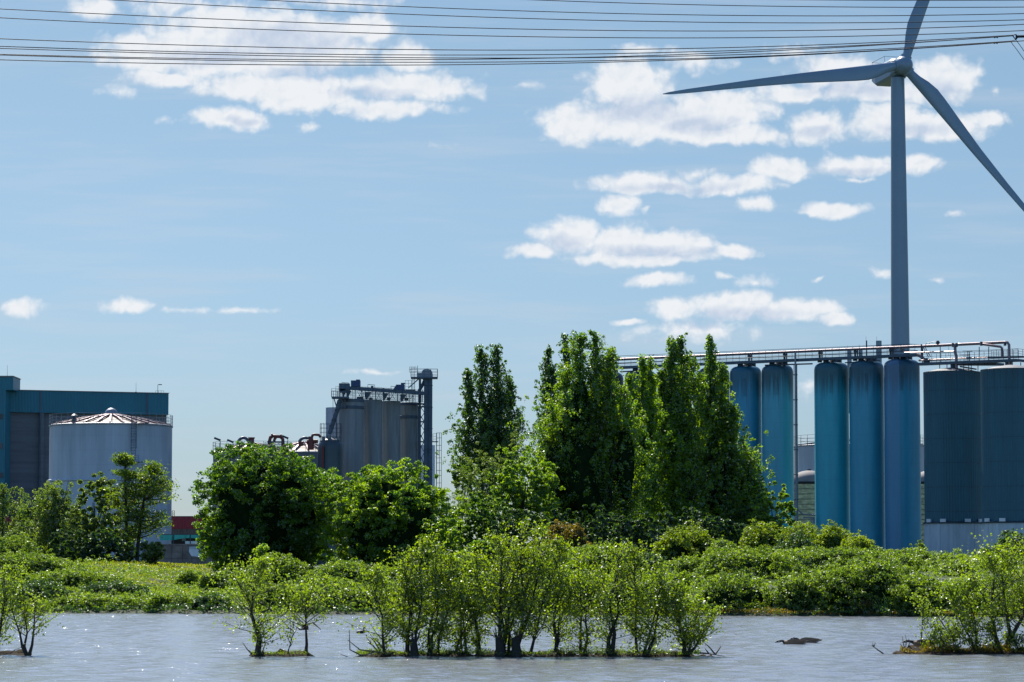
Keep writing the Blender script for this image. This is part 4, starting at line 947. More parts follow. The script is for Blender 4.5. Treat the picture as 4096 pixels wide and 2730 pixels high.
# ------------------------------------------------------------------ power lines
WIRES = [
 ([(3050, -2), (3600, 2), (4096, 1)], 300, 'uppermost thin power line grazing the top edge, crossing the upright blade'),
 ([(2130, 0), (2700, 18), (3300, 28), (4096, 29)], 300, 'power line entering at the top right, second from the top by the blade'),
 ([(1041, 0), (1300, 12.5), (2700, 59.5), (3400, 64), (4096, 55)], 296, 'power line that leaves the top edge right of the big cloud'),
 ([(440, 0), (1300, 44), (2700, 88), (3400, 92), (4096, 80)], 296, 'power line that leaves the top edge above the big left cloud'),
 ([(0, 37), (700, 68), (1300, 96), (2700, 124), (3400, 120), (4096, 98)], 292, 'highest power line at the left edge of the sky'),
 ([(0, 72), (700, 104), (1300, 128), (2700, 152), (3400, 146), (4096, 123)], 292, 'second highest power line at the left edge of the sky'),
 ([(0, 155), (700, 182), (1300, 193.5), (2000, 200), (2700, 196), (3450, 174), (4050, 141)], 288, 'middle power line ending at the upper side of the insulator'),
 ([(0, 186), (700, 207), (1300, 218), (2000, 220), (2700, 209.5), (3450, 182), (4050, 144)], 288, 'power line just below the middle one, upper of the lowest bundle'),
 ([(0, 194), (700, 215), (1300, 228), (2000, 232), (2700, 226), (3450, 201), (4042, 165)], 286, 'power line of the lowest bundle running to the lower clamp'),
 ([(0, 218), (700, 233), (1300, 240), (2000, 236), (2700, 220), (3450, 184.5), (4050, 143)], 286, 'power line of the lowest bundle that crosses its neighbours towards the insulator'),
 ([(0, 221), (700, 238), (1300, 249), (2000, 248), (2700, 237), (3450, 206), (4096, 164)], 284, 'next to lowest power line, passing under the insulator'),
 ([(0, 240), (700, 255), (1300, 261), (2000, 258), (2700, 241.5), (3450, 207.5), (4043, 168)], 284, 'lowest power line in the sky, ending at the lower clamp')]
for (pts, D, lab) in WIRES:
    x = np.array([p[0] for p in pts]); y = np.array([p[1] for p in pts]); k = np.polyfit((x - 2000) / 1000, y, min(3, len(pts) - 1))
    x0 = -400 if x[0] <= 0 else x[0] - 700; x1 = x[-1] if x[-1] < 4090 else 4500
    xx = np.linspace(x0, x1, 40); P3 = [W(a, np.polyval(k, (a - 2000) / 1000), D) for a in xx]
    m = MB(); b0 = P3[0]; m.path([p - b0 for p in P3], .045, 5); o = m.build('power_line', 'wire', smooth=60); o.location = b0
    tag(o, lab, 'power line', 'overhead power lines')
t = thing('insulator_string', W(4068, 147, 287), 'ribbed insulator with yoke and hanging jumper wires at the right edge', 'insulator'); b0 = t.location.copy()
e = lambda px, py: W(px, py, 287) - b0
m = MB(); pts = [e(x, 147 - (x - 4068) * .02) for x in np.linspace(4068, 4150, 56)]; m.path(pts, [.09 if i % 2 else .17 for i in range(56)], 10); m.build('discs', 'steel_dark', t)
m = MB(); m.path([e(4050, 142), e(4064, 138), e(4068, 147), e(4064, 161), e(4050, 143)], .06, 5); m.path([e(4064, 138), e(4064, 161)], .05, 5); m.path([e(4038, 166), e(4064, 160), e(4070, 152)], .045, 5)
for (x, y) in ((3984, 150), (3983, 173)): m.cyl(e(x - 8, y + 1.5), e(x - 3, y + 1), .06, n=6); m.cyl(e(x + 3, y + 1), e(x + 8, y + 1.5), .06, n=6); m.path([e(x - 6, y + 1), e(x + 6, y + 1)], .03, 4)
build_each(m, 'yoke', 'steel_dark', t, 3)
m = MB(); m.path([e(4052, 143), e(4064, 161), e(4080, 182), e(4110, 225), e(4160, 280)], .032, 5); m.path([e(4042, 166), e(4050, 177), e(4070, 203), e(4100, 245), e(4150, 300)], .032, 5); build_each(m, 'jumper_wire', 'wire', t, 1)

# ------------------------------------------------------------------ vegetation
def trunk_mesh(m, base, h, r, rng, lean=(0, 0), wig=.03, n=7):
    pts = [Vector(base)]; 
    for i in range(1, 7):
        f_ = i / 6; pts.append(Vector((base[0] + lean[0] * f_ + rng.normal() * wig * h * .3, base[1] + lean[1] * f_ + rng.normal() * wig * h * .3, base[2] + h * f_)))
    m.path(pts, [r * (1.35 if i == 0 else 1) * (1 - .13 * i) for i in range(7)], n)
    return pts
def at(pts, f_):
    t = f_ * (len(pts) - 1); i = min(int(t), len(pts) - 2); return pts[i].lerp(pts[i + 1], t - i)
def leafy(name, P, size, rng, mat, parent, wid=.62, up=.35, droop=0.0, tshift=0.0, clump=1.0, hint=None, tb=None):
    P = np.asarray(P); tint = np.clip(rng.uniform(.15, .85, len(P)) + .28 * pnoise(P, 11, clump) + tshift + (0 if tb is None else tb), 0, 1)
    return quads(name, leaf_quads(P, size, rng, wid, up, droop, hint), mat, parent, tint)
M['shade_core'] = principled('dark_shade_core', (.010, .018, .006), 1.0, var=.4, scale=2, spec=0)  # near-black filling added inside crowns to stop sun and darken the gaps
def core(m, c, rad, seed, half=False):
    """lumpy dark body added in a crown as sun blocker, in place of twigs"""
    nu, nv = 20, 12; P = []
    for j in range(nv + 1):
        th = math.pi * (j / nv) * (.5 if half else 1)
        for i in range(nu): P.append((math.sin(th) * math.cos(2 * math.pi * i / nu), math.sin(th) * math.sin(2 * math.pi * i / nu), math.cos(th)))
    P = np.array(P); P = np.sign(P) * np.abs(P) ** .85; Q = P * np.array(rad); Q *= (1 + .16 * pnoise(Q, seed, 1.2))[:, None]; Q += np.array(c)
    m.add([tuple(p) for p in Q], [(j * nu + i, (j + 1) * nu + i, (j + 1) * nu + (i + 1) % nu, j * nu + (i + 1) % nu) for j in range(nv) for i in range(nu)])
def crown_lobes(rng, R3, nl, n, lr=.30, low=-.75, shell=.35):
    """leaf points on overlapping rounded lobes that cover an ellipsoid of radii R3 (centre at origin)"""
    i_ = np.arange(nl) + .5; ph = np.arccos(1 - 2 * i_ / nl); th = np.pi * (1 + 5 ** .5) * i_ + rng.uniform(0, 6.28)
    d = np.stack([np.cos(th) * np.sin(ph), np.sin(th) * np.sin(ph), np.cos(ph)], 1) + rng.normal(size=(nl, 3)) * .13; d /= np.linalg.norm(d, axis=1)[:, None]
    d = np.sign(d) * np.abs(d) ** .82; rad = np.where(rng.uniform(size=len(d)) < .08, rng.uniform(.25, .55, len(d)), rng.uniform(.62, .88, len(d)))[:, None]; c = d * rad
    lrad = rng.uniform(.7, 1.25, len(d)) * lr
    w = lrad ** 2; idx = rng.choice(len(d), n, p=w / w.sum())
    q = rng.normal(size=(n, 3)); q /= np.linalg.norm(q, axis=1)[:, None]
    rr_ = 1 - np.abs(rng.normal(size=n)) * shell
    p = c[idx] + q * (lrad[idx] * rr_)[:, None]
    # frayed edge
    p += rng.normal(size=(n, 3)) * .018
    return p * np.array(R3)
def tufts(Cn, rad, nper, rng, squash=.7, point=0.0):
    """leaf positions, facing hints and tint offsets for many small boughs of leaves"""
    n = len(Cn); q = rng.normal(size=(n, nper, 3)); q /= np.linalg.norm(q, axis=2)[..., None]
    flip = (q[..., 2] < 0) & (rng.uniform(size=(n, nper)) < .6); q[..., 2] = np.where(flip, -q[..., 2], q[..., 2])
    k = 1 - np.abs(rng.normal(size=(n, nper))) * .28
    o = q * k[..., None] * np.array([1, 1, squash])
    if point: o[..., :2] *= (1 - point * np.clip(o[..., 2] / squash, 0, 1))[..., None]
    st = rng.uniform(.75, 1.3, (n, 1, 3)); P = Cn[:, None] + o * st * np.asarray(rad).reshape(-1, 1, 1)
    tb = np.repeat(rng.normal(size=n) * .16, nper)
    return P.reshape(-1, 3), q.reshape(-1, 3), tb
def round_tree(px, hw, ytop, ybot, D, seed, n, leaf, mat, label, name='broadleaf_tree', nl=60, lr=.3, depth=None, group=None, trunk_r=.3, cat='tree', shell=.35, low=-1, wid=.62):
    rng = rr(seed); c = W(px, (ytop + ybot) / 2, D); rx = px2m(hw, D); rz = px2m((ybot - ytop) / 2, D); ry = depth or rx * .9
    zb_ = gz(c.x, D); base = Vector((c.x, D, zb_)); cz = c.z - zb_
    t = thing(name, base, label, cat, group)
    m = MB(); pts = trunk_mesh(m, (0, 0, -.3), cz + rz * .3, trunk_r, rng)
    for k in range(7):
        a = rng.uniform(0, 6.28); p0 = at(pts, rng.uniform(.25, .7)); q = Vector((math.cos(a) * rx * .6, math.sin(a) * ry * .6, cz + rz * rng.uniform(-.3, .5)))
        m.path([p0, p0.lerp(q, .5) + Vector((0, 0, .2 * rz * .3)), q], [trunk_r * .4, trunk_r * .25, .03], 5)
    m.build('trunk', 'bark', t, smooth=60)
    tr = min(.46, max(.22, rx * .07)); nt_ = max(40, int(n / 62)); sc = (rx * rz) ** .5
    Cn = crown_lobes(rng, (rx - tr * .7, ry - tr * .7, rz - tr * .5), max(14, int(nl * .42)), nt_, lr * 1.32, shell=.16, low=low)
    Cn += rng.normal(size=Cn.shape) * tr * .45
    P, hn, tb = tufts(Cn + np.array([0, 0, cz]), tr * rng.uniform(.6, 1.35, nt_), max(20, int(n / nt_)), rng)
    k = P[:, 2] > .02; P, hn, tb = P[k], hn[k], tb[k]
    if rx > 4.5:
        m = MB(); core(m, (0, 0, cz), (rx * .66, ry * .6, rz * .7), seed); m.build('shade_core', 'shade_core', t, smooth=80)
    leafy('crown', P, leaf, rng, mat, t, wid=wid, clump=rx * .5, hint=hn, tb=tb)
    return t
def spire_tree(spires, D, seed, n, leaf, mat, label, ybase, group=None, name='poplar_tree', dens=1.0, up=(42, 68), seg=.10, thick=.11, trunk_r=.28, tshift=0.0):
    """columnar tree: each spire = (px axis, ytop, ybottom of foliage, half width px, low-width factor); steep side branches clothed in leaves"""
    rng = rr(seed); s0 = spires[0]; bx = np.mean([s[0] for s in spires]); b = W(bx, ybase, D); zb_ = gz(b.x, D)
    t = thing(name, (b.x, D, zb_), label, 'tree', group); b0 = Vector((b.x, D, zb_)); P = []; RD = []; m = MB()
    tot = sum((s[2] - s[1]) * s[3] for s in spires)
    for (px, yt, yb, hw, lowf) in spires:
        top = W(px, yt, D) - b0; bot = W(px, yb, D) - b0; R_ = px2m(hw, D); yo = rng.normal() * R_ * .5; hgt = top.z - bot.z
        root = Vector((0, 0, -.2)); axis = [root, Vector((bot.x * .7, yo * .5, max(.5, bot.z * .6))), Vector((bot.x, yo, max(1, bot.z))), Vector((top.x, yo, bot.z + hgt * .5)), Vector((top.x, yo, top.z - .3))]
        m.path(axis, [trunk_r, trunk_r * .8, trunk_r * .6, trunk_r * .35, .03], 6)
        nb = int(max(24, hgt * 7.5)); cnt = int(n * (yb - yt) * hw / tot / nb)
        for k in range(nb):
            f_ = (k + rng.uniform()) / nb                     # 0 bottom .. 1 top
            prof = np.interp(f_, [0, .12, .35, .65, .85, 1], [.8 * lowf, 1.05 * lowf, 1.05, .82, .5, .2])
            Lb = R_ * prof * rng.choice([rng.uniform(.6, 1.1), rng.uniform(1.1, 1.6)]); a = rng.uniform(0, 2 * math.pi); el = R(rng.uniform(*up))
            z0 = bot.z + hgt * f_ ; xx = bot.x + (top.x - bot.x) * min(1, f_ * 2)
            d = np.array([math.cos(a), math.sin(a), math.tan(el)]); 
            p0 = np.array([xx, yo, z0 - Lb * math.tan(el) * .55])
            nt_ = max(2, int(2 + Lb * 2.2)); tt = np.clip((np.arange(nt_) + rng.uniform(0, 1, nt_)) / nt_, .1, 1)
            q = p0 + d * (tt * Lb)[:, None]
            if p0[2] + d[2] * Lb > top.z + .4: q[:, 2] -= (p0[2] + d[2] * Lb - top.z) * tt
            q += rng.normal(size=(nt_, 3)) * .1 * R_
            P.append(q); RD.append(np.interp(tt, [0, .5, 1], [.34, .42, .26]) * rng.uniform(.75, 1.3, nt_) * (1.15 if R_ > 2 else .9))
            if k % 4 == 0 and Lb > .8:
                m.path([tuple(p0), tuple(p0 + d * Lb * .85)], [.07, .02], 4)
        q = np.array([[top.x, yo, top.z - .25 - .42 * i] for i in range(5)]) + rng.normal(size=(5, 3)) * .07; P.append(q); RD.append(np.array([.14, .2, .26, .3, .34]))
    m.build('trunk', 'bark', t, smooth=60)
    m = MB()
    for (px, yt, yb, hw, lowf) in spires:
        if hw < 80 or mat == 'leaf_willow': continue
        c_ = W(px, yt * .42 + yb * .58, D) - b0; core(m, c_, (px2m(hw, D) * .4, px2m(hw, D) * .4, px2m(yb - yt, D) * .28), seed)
    if m.v: m.build('shade_core', 'shade_core', t, smooth=80)
    P = np.concatenate(P); RD = np.concatenate(RD)
    P, hn, tb = tufts(P, RD, max(12, int(n / len(P))), rng, 1.25, .55); k = P[:, 2] > .05
    leafy('crown', P[k], leaf, rng, mat, t, clump=1.6, tshift=tshift, hint=hn[k], tb=tb[k])
    return t

# two large round trees in the middle
round_tree(1062, 290, 1785, 2345, 252, 21, 105000, .25, 'leaf_round', 'big dense round dark green tree, left of the two hiding the low tanks', nl=120, lr=.26, trunk_r=.4, low=-1)
round_tree(1558, 255, 1872, 2340, 247, 22, 82000, .235, 'leaf_bright', 'wide rounded brighter green tree in front of the concrete silos', nl=110, lr=.26, trunk_r=.35, low=-1)
PG = 'tall poplars beside the blue silos'
spire_tree([(1925, 1396, 1860, 62, 1.0), (1988, 1388, 1860, 54, 1.0), (1872, 1480, 1900, 40, 1.2), (2040, 1510, 1900, 50, 1.3), (1960, 1600, 1990, 125, 1.0)], 335, 31, 52000, .27, 'leaf_poplar_dark', 'solitary twin-topped dark poplar standing left of the main poplar clump', 2150, PG)
spire_tree([(2195, 1390, 1850, 44, 1.1), (2262, 1347, 1800, 46, 1.1), (2215, 1480, 1950, 62, 1.2)], 325, 32, 22000, .27, 'leaf_poplar_dark', 'dark slender poplar behind the left shoulder of the widest poplar', 2150, PG)
spire_tree([(2320, 1336, 1950, 85, 1.3), (2382, 1340, 1950, 78, 1.2), (2270, 1480, 2010, 95, 1.3), (2440, 1400, 2010, 70, 1.4), (2215, 1660, 2080, 100, 1.2), (2330, 1580, 2140, 210, 1.1), (2500, 1560, 2080, 85, 1.2)], 283, 33, 125000, .24, 'leaf_poplar', 'widest and brightest poplar of the clump, broad at the foot with many small tops', 2180, PG, trunk_r=.4)
spire_tree([(2567, 1432, 1800, 34, 1.2), (2600, 1444, 1850, 36, 1.3), (2520, 1500, 1900, 55, 1.3), (2590, 1600, 2100, 85, 1.2)], 292, 34, 32000, .24, 'leaf_bright', 'low light green poplar with thin tops between the widest and the pointed pair', 2180, PG)
spire_tree([(2684, 1366, 1900, 60, 1.2), (2724, 1350, 1950, 64, 1.2), (2768, 1440, 2000, 60, 1.4), (2645, 1480, 2050, 60, 1.4), (2720, 1600, 2140, 145, 1.05)], 296, 35, 76000, .25, 'leaf_poplar', 'pointed dark green poplar, left one of the pointed pair before the walkway', 2180, PG, tshift=-.1)
spire_tree([(2838, 1352, 1900, 54, 1.2), (2885, 1470, 1980, 60, 1.3), (2805, 1500, 2000, 52, 1.2), (2925, 1640, 2060, 68, 1.3), (2870, 1700, 2140, 135, 1.1), (2990, 1810, 2120, 85, 1.2)], 300, 36, 72000, .25, 'leaf_poplar', 'rightmost poplar with a single sharp top, against the first visible blue silo', 2180, PG, tshift=-.05)
round_tree(3090, 100, 1955, 2170, 288, 37, 13000, .27, 'leaf_bright', 'bright green low tree before the blue silos, right end of the poplar clump', nl=36, lr=.34, trunk_r=.2)
round_tree(2960, 120, 1930, 2200, 292, 38, 15000, .28, 'leaf_round', 'dark rounded tree filling the foot of the rightmost poplar', nl=40, lr=.32, trunk_r=.22)
round_tree(2090, 145, 1800, 2150, 268, 39, 34000, .23, 'leaf_bright', 'bright leafy tree at the left foot of the widest poplar', nl=60, lr=.27, trunk_r=.25)
round_tree(1930, 135, 1800, 2170, 275, 40, 22000, .2, 'leaf_willow', 'grey-green willow shrub below the solitary poplar', 'willow_tree', nl=55, lr=.27, trunk_r=.2, wid=.3)
round_tree(1850, 70, 1830, 1960, 300, 401, 4500, .26, 'leaf_poplar', 'small leafy tree top at the left foot of the solitary poplar', nl=24, lr=.35, trunk_r=.15)
round_tree(2075, 60, 1720, 1960, 320, 402, 3500, .18, 'leaf_willow', 'thin feathery tree top in the notch between solitary and widest poplar', 'willow_tree', nl=30, lr=.4, trunk_r=.12, shell=.7, wid=.3)
UG = 'dark understorey below the poplars'
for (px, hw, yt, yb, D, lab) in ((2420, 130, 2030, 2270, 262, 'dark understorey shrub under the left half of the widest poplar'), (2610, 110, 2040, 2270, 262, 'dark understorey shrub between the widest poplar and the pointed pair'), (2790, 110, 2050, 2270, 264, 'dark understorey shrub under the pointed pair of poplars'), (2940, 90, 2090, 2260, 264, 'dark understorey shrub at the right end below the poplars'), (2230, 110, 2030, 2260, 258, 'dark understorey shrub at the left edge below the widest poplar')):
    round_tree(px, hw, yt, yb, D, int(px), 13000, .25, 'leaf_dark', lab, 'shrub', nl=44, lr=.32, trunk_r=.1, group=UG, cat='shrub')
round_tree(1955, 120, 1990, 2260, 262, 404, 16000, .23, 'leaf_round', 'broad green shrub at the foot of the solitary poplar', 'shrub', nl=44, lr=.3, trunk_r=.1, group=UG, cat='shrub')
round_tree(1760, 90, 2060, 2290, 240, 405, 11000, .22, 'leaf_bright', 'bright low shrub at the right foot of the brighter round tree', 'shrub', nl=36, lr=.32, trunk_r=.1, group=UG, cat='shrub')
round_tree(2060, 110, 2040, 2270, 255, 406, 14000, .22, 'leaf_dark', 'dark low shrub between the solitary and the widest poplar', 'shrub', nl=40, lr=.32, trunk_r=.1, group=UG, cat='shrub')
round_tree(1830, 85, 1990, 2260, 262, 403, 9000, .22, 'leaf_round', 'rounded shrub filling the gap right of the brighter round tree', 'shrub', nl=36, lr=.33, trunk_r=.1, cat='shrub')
# left hand group
WG = 'trees in front of the pale tank'
round_tree(95, 75, 2085, 2260, 290, 411, 9000, .2, 'leaf_willow', 'pale rounded willow bush between the edge willow and the conical one', 'willow_bush', nl=36, lr=.32, trunk_r=.1, cat='bush', wid=.35)
spire_tree([(20, 1955, 2200, 75, 1.3), (80, 2030, 2200, 45, 1.3)], 300, 41, 14000, .2, 'leaf_willow', 'pale feathery willow cut by the left edge of the photo', 2250, WG, 'willow_tree', thick=.25, up=(50, 75), trunk_r=.15)
round_tree(128, 48, 1990, 2170, 292, 42, 3500, .26, 'leaf_alder', 'small sparse tree between the two pale willows', nl=26, lr=.3, trunk_r=.14, group=WG, shell=.5)
spire_tree([(215, 1940, 2220, 92, 1.2), (170, 2005, 2240, 62, 1.2), (268, 2000, 2240, 66, 1.2)], 285, 43, 28000, .2, 'leaf_willow', 'conical pale green willow left of the pale tank', 2270, WG, 'willow_tree', thick=.24, up=(45, 75), trunk_r=.16)
round_tree(378, 108, 1895, 2230, 282, 44, 20000, .25, 'leaf_alder', 'mid green open tree before the left half of the pale tank', nl=50, lr=.26, trunk_r=.18, group=WG, shell=.5)
round_tree(310, 80, 2040, 2250, 280, 441, 9000, .22, 'leaf_willow', 'soft grey-green willow bush between the conical willow and the open tree', 'willow_bush', nl=40, lr=.3, trunk_r=.12, cat='bush', wid=.35)
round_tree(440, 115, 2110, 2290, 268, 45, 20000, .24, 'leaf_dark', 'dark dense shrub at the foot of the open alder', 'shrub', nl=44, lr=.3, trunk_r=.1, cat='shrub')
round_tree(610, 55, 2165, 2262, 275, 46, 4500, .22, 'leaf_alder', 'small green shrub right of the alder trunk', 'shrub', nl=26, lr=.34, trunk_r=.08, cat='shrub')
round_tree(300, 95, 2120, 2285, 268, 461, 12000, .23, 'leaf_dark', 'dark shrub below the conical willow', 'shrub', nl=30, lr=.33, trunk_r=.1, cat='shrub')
# open alder with visible limbs
def open_tree(trunks, D, seed, leaf, mat, label, ybase, nbr=22, lpb=200, group=None, name='alder_tree'):
    rng = rr(seed); b = W(np.mean([t_[0][0] for t_ in trunks]), ybase, D); zb_ = gz(b.x, D); b0 = Vector((b.x, D, zb_)); t = thing(name, b0, label, 'tree', group)
    m = MB(); P = []
    for tr, hw in trunks:
        pts = [W(x, y, D) - b0 for x, y in tr]; pts[0].z = -.2; r0 = .24
        m.path(pts, [r0 * (1 - .85 * i / (len(pts) - 1)) for i in range(len(pts))], 7)
        for k in range(nbr):
            f_ = rng.uniform(.28, 1); p0 = at(pts, f_); a = rng.uniform(0, 6.28); Lb = px2m(hw, D) * np.interp(f_, [.28, .5, .75, 1], [.95, 1.1, .85, .4]) * rng.uniform(.7, 1.15)
            el = rng.uniform(-.05, .55) if f_ < .9 else rng.uniform(.6, 1.4)
            d = Vector((math.cos(a), math.sin(a) * .8, math.tan(min(el, 1.2)))).normalized()
            q1 = p0 + d * Lb * .5 + Vector((0, 0, -.08 * Lb)); q2 = p0 + d * Lb
            m.path([p0, q1, q2], [.085 * (1.1 - f_ * .6), .05, .015], 5)
            for j in range(5):
                s0 = p0.lerp(q2, rng.uniform(.35, 1)); e2 = s0 + Vector(rng.normal(size=3) * np.array([.5, .5, .28]) * Lb * .4); m.path([s0, e2], [.03, .012], 3)
                c_ = np.array(e2); P.append(c_ + rng.normal(size=(lpb // 5, 3)) * np.array([.5, .5, .17]) * (.5 + Lb * .16))
    m.build('trunk', 'bark', t, smooth=60); leafy('crown', np.concatenate(P), leaf, rng, mat, t, clump=1.0)
open_tree([([(545, 2290), (550, 2200), (560, 2110), (575, 2000), (590, 1930), (610, 1895)], 105), ([(535, 2290), (510, 2200), (505, 2080), (502, 1960), (498, 1840)], 80)], 278, 47, .23, 'leaf_alder', 'tall open alder with dark bare limbs before the right side of the pale tank', 2285, 44, 150, WG)

# bramble mounds and bushes on the bank
def bush(px, ytop, hw_, D, seed, mat, label, name='bramble_bush', leaf=.13, n=None, ry=None, dn=1.0, zlow=None, wid=.7, cat='bush', group='bushes along the far bank', spiky=0.0):
    rng = rr(seed); hw = hw_ * (1.22 if D < 216 else 1.05); rx = px2m(hw, D); c = W(px, ytop + 8, D); ry = ry or min(rx, 5.5)
    if D < 198: ry = min(rx, 4.2); D = float(shore(c.x)) + ry + 1.2; c = W(px, ytop + 6, D); rx = px2m(hw, D); zlow = .35
    zb_ = (gz(c.x, D) if zlow is None else zlow) - .3; H = max(.5, c.z - zb_)
    n = n or int(1150 * dn * (rx * (H + ry * .7)) ** .95) + 900
    t = thing(name, (c.x, D, zb_), label, cat, group)
    hs = [(0, 0, 1, 1)] + [(rng.uniform(-.6, .6), rng.uniform(-.45, .3), rng.uniform(.4, .62), rng.uniform(.55, .92)) for _ in range(4)]
    nt_ = max(40, int(n / 14)); P = []
    for (hx, hy, hr, hz) in hs:
        k = int(nt_ * hr * .55) + 8; d = rng.normal(size=(k, 3)); d /= np.linalg.norm(d, axis=1)[:, None]; d[:, 2] = np.abs(d[:, 2])
        d = np.sign(d) * np.abs(d) ** np.array([.95, .85, .88]); q = d * np.array([rx * hr, ry * hr, H * hz])
        q *= (1 + .2 * pnoise(q + np.array([hx * rx, 0, 0]), seed, 1.0) - np.abs(rng.normal(size=k)) * .05)[:, None]
        P.append(q + np.array([hx * rx, hy * ry, 0]))
    P = np.concatenate(P)
    sp_ = rng.uniform(size=len(P)) < (.05 + spiky * .5); P[sp_, 2] += rng.uniform(.1, .45, sp_.sum()) * (P[sp_, 2] > H * .5)
    P = P[P[:, 2] > .05]
    P, hn, tb = tufts(P, rng.uniform(.11, .27, len(P)), 22, rng, .75); k = P[:, 2] > .03
    leafy('foliage', P[k], leaf, rng, mat, t, wid=wid, up=.6, clump=.9, hint=hn[k], tb=tb[k])
    m = MB(); core(m, (0, 0, 0), (rx * .78, ry * .78, H * .78), seed, True); m.build('shade_core', 'shade_core', t, smooth=80)
    m = MB()
    for k in range(8):
        a = rng.uniform(0, 6.28); e2 = Vector((math.cos(a) * rx * .7, math.sin(a) * ry * .7, H * rng.uniform(.5, .8))); m.path([(0, 0, 0), tuple(e2 * .5 + Vector((0, 0, H * .2))), tuple(e2)], [.05, .035, .015], 4)
    m.build('stems', 'bark', t)
B = 'leaf_bramble'; Y_ = 'leaf_yellow'; K = 'leaf_dark'
BUSH = [
 (3480, 2240, 250, 191, B, 'huge front bramble mound with a black shaded face right of the geese', {}),
 (3220, 2290, 140, 187, B, 'front bramble mound at the left shoulder of the huge one', {}),
 (3690, 2295, 120, 186, B, 'front bramble mound behind the clump on the right islet', {}),
 (3300, 2190, 300, 212, B, 'long pale bramble ridge right below the turquoise silo', {}),
 (3600, 2200, 200, 210, B, 'pale bramble ridge below the gap between blue and ribbed silos', {}),
 (3930, 2232, 210, 206, B, 'pale bramble ridge below the ribbed silo bases', {}),
 (3920, 2300, 150, 190, B, 'shaded bramble mound right of the black-faced huge one', {}),
 (4080, 2290, 130, 192, B, 'bramble mound in the lower right corner of the bank', {}),
 (2990, 2188, 190, 203, B, 'smooth domed bramble mound in mid bank left of the turquoise silo', {}),
 (2930, 2300, 150, 188, B, 'low front bramble mound above the brown shore strip', {}),
 (3130, 2220, 150, 216, B, 'bramble mound joining the domed mound and the long ridge', {}),
 (2745, 2230, 90, 205, B, 'narrow bramble mound right behind the long island saplings', {}),
 (2690, 2108, 90, 226, Y_, 'olive green upright bush beneath the pointed poplars', dict(spiky=.25, name='shrub', cat='shrub')),
 (2790, 2100, 95, 228, Y_, 'glowing yellow-green bush beneath the rightmost poplar', dict(spiky=.3, name='shrub', cat='shrub')),
 (2900, 2150, 80, 222, B, 'grey-green bush between the yellow-green bush and the hawthorns', {}),
 (3050, 2100, 110, 226, Y_, 'yellow-green hawthorn bush left of the downpipe', dict(name='hawthorn_bush', spiky=.2)),
 (3190, 2088, 110, 232, Y_, 'hawthorn bush at the foot of the grey downpipe', dict(name='hawthorn_bush', spiky=.3)),
 (3330, 2105, 110, 230, Y_, 'hawthorn bush in front of the turquoise silo', dict(name='hawthorn_bush', spiky=.3)),
 (3430, 2150, 80, 226, Y_, 'small bright hawthorn before the middle silo of the close three', dict(name='hawthorn_bush', spiky=.25)),
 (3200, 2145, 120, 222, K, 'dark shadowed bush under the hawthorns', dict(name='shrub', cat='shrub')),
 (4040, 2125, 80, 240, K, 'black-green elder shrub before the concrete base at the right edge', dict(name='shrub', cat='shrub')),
 (3940, 2190, 40, 236, K, 'small dark shrub touching the gap between the concrete bases', dict(name='shrub', cat='shrub')),
 (3680, 2165, 22, 225, B, 'lone twiggy shoot bush before the lilac-patched silo', dict(spiky=.4)),
 (2265, 2098, 105, 216, 'leaf_brown', 'brownish twiggy bush below the widest poplar', dict(name='twiggy_bush')),
 (2380, 2180, 150, 206, B, 'bright bramble dome under the brownish bush', {}),
 (2560, 2210, 110, 207, K, 'dark hollow bush between bramble domes behind the saplings', dict(name='shrub', cat='shrub')),
 (2120, 2170, 130, 212, Y_, 'yellow-green bush behind the tallest saplings', dict(name='shrub', cat='shrub')),
 (1960, 2140, 110, 222, 'leaf_round', 'leafy green bush at the foot of the grey-green willow', dict(name='shrub', cat='shrub', leaf=.2)),
 (1850, 2200, 110, 214, B, 'bramble mound right of the brighter round tree', {}),
 (2250, 2290, 150, 193, B, 'low bramble mound at the waterside behind the middle saplings', {}),
 (1700, 2290, 130, 196, B, 'bramble mound behind the left end saplings of the long island', {}),
 (1980, 2290, 150, 195, K, 'dark bramble hollow behind the central saplings', {}),
 (2560, 2300, 140, 190, B, 'low bramble mound at the waterside behind the right hand saplings', {}),
 (1120, 2222, 140, 207, B, 'bramble dome right of the single waterside shrub, below the big round tree', {}),
 (1375, 2238, 135, 204, B, 'bramble dome below the gap between the two round trees', {}),
 (1300, 2310, 150, 196, B, 'lower front bramble mound between islet trees', {}),
 (1480, 2335, 100, 193, B, 'front bramble mound left of the long island', {}),
 (1120, 2340, 110, 193, 'leaf_alder', 'olive front mound behind the small umbrella tree', {}),
 (905, 2275, 85, 210, B, 'bright bush at the lower left foot of the big round tree', {}),
 (850, 2370, 70, 193, K, 'dark waterside clump left of the first islet tree', {}),
 (60, 2150, 110, 232, B, 'bright bramble hump at the left edge below the willows', {}),
 (110, 2215, 200, 222, B, 'sloping bramble bank at the left edge', {}),
 (300, 2275, 170, 212, B, 'bramble slope running down to the meadow', {}),
 (450, 2318, 130, 200, K, 'dark hedge clump in the middle of the left bank', {}),
 (120, 2330, 160, 196, K, 'dark waterside bramble behind the multi-stemmed sapling', {}),
 (330, 2375, 150, 194, B, 'waterside bramble clump left of the meadow foot', {}),
 (560, 2385, 130, 194, B, 'waterside bramble clump below the meadow', {}),
 (700, 2370, 90, 196, B, 'rounded waterside bramble, last before the dark clump', {}),
]
for i, (px, yt, hw, D, mt, lab, kw) in enumerate(BUSH):
    bush(px, yt, hw, D, 500 + i * 3, mt, lab, **kw)

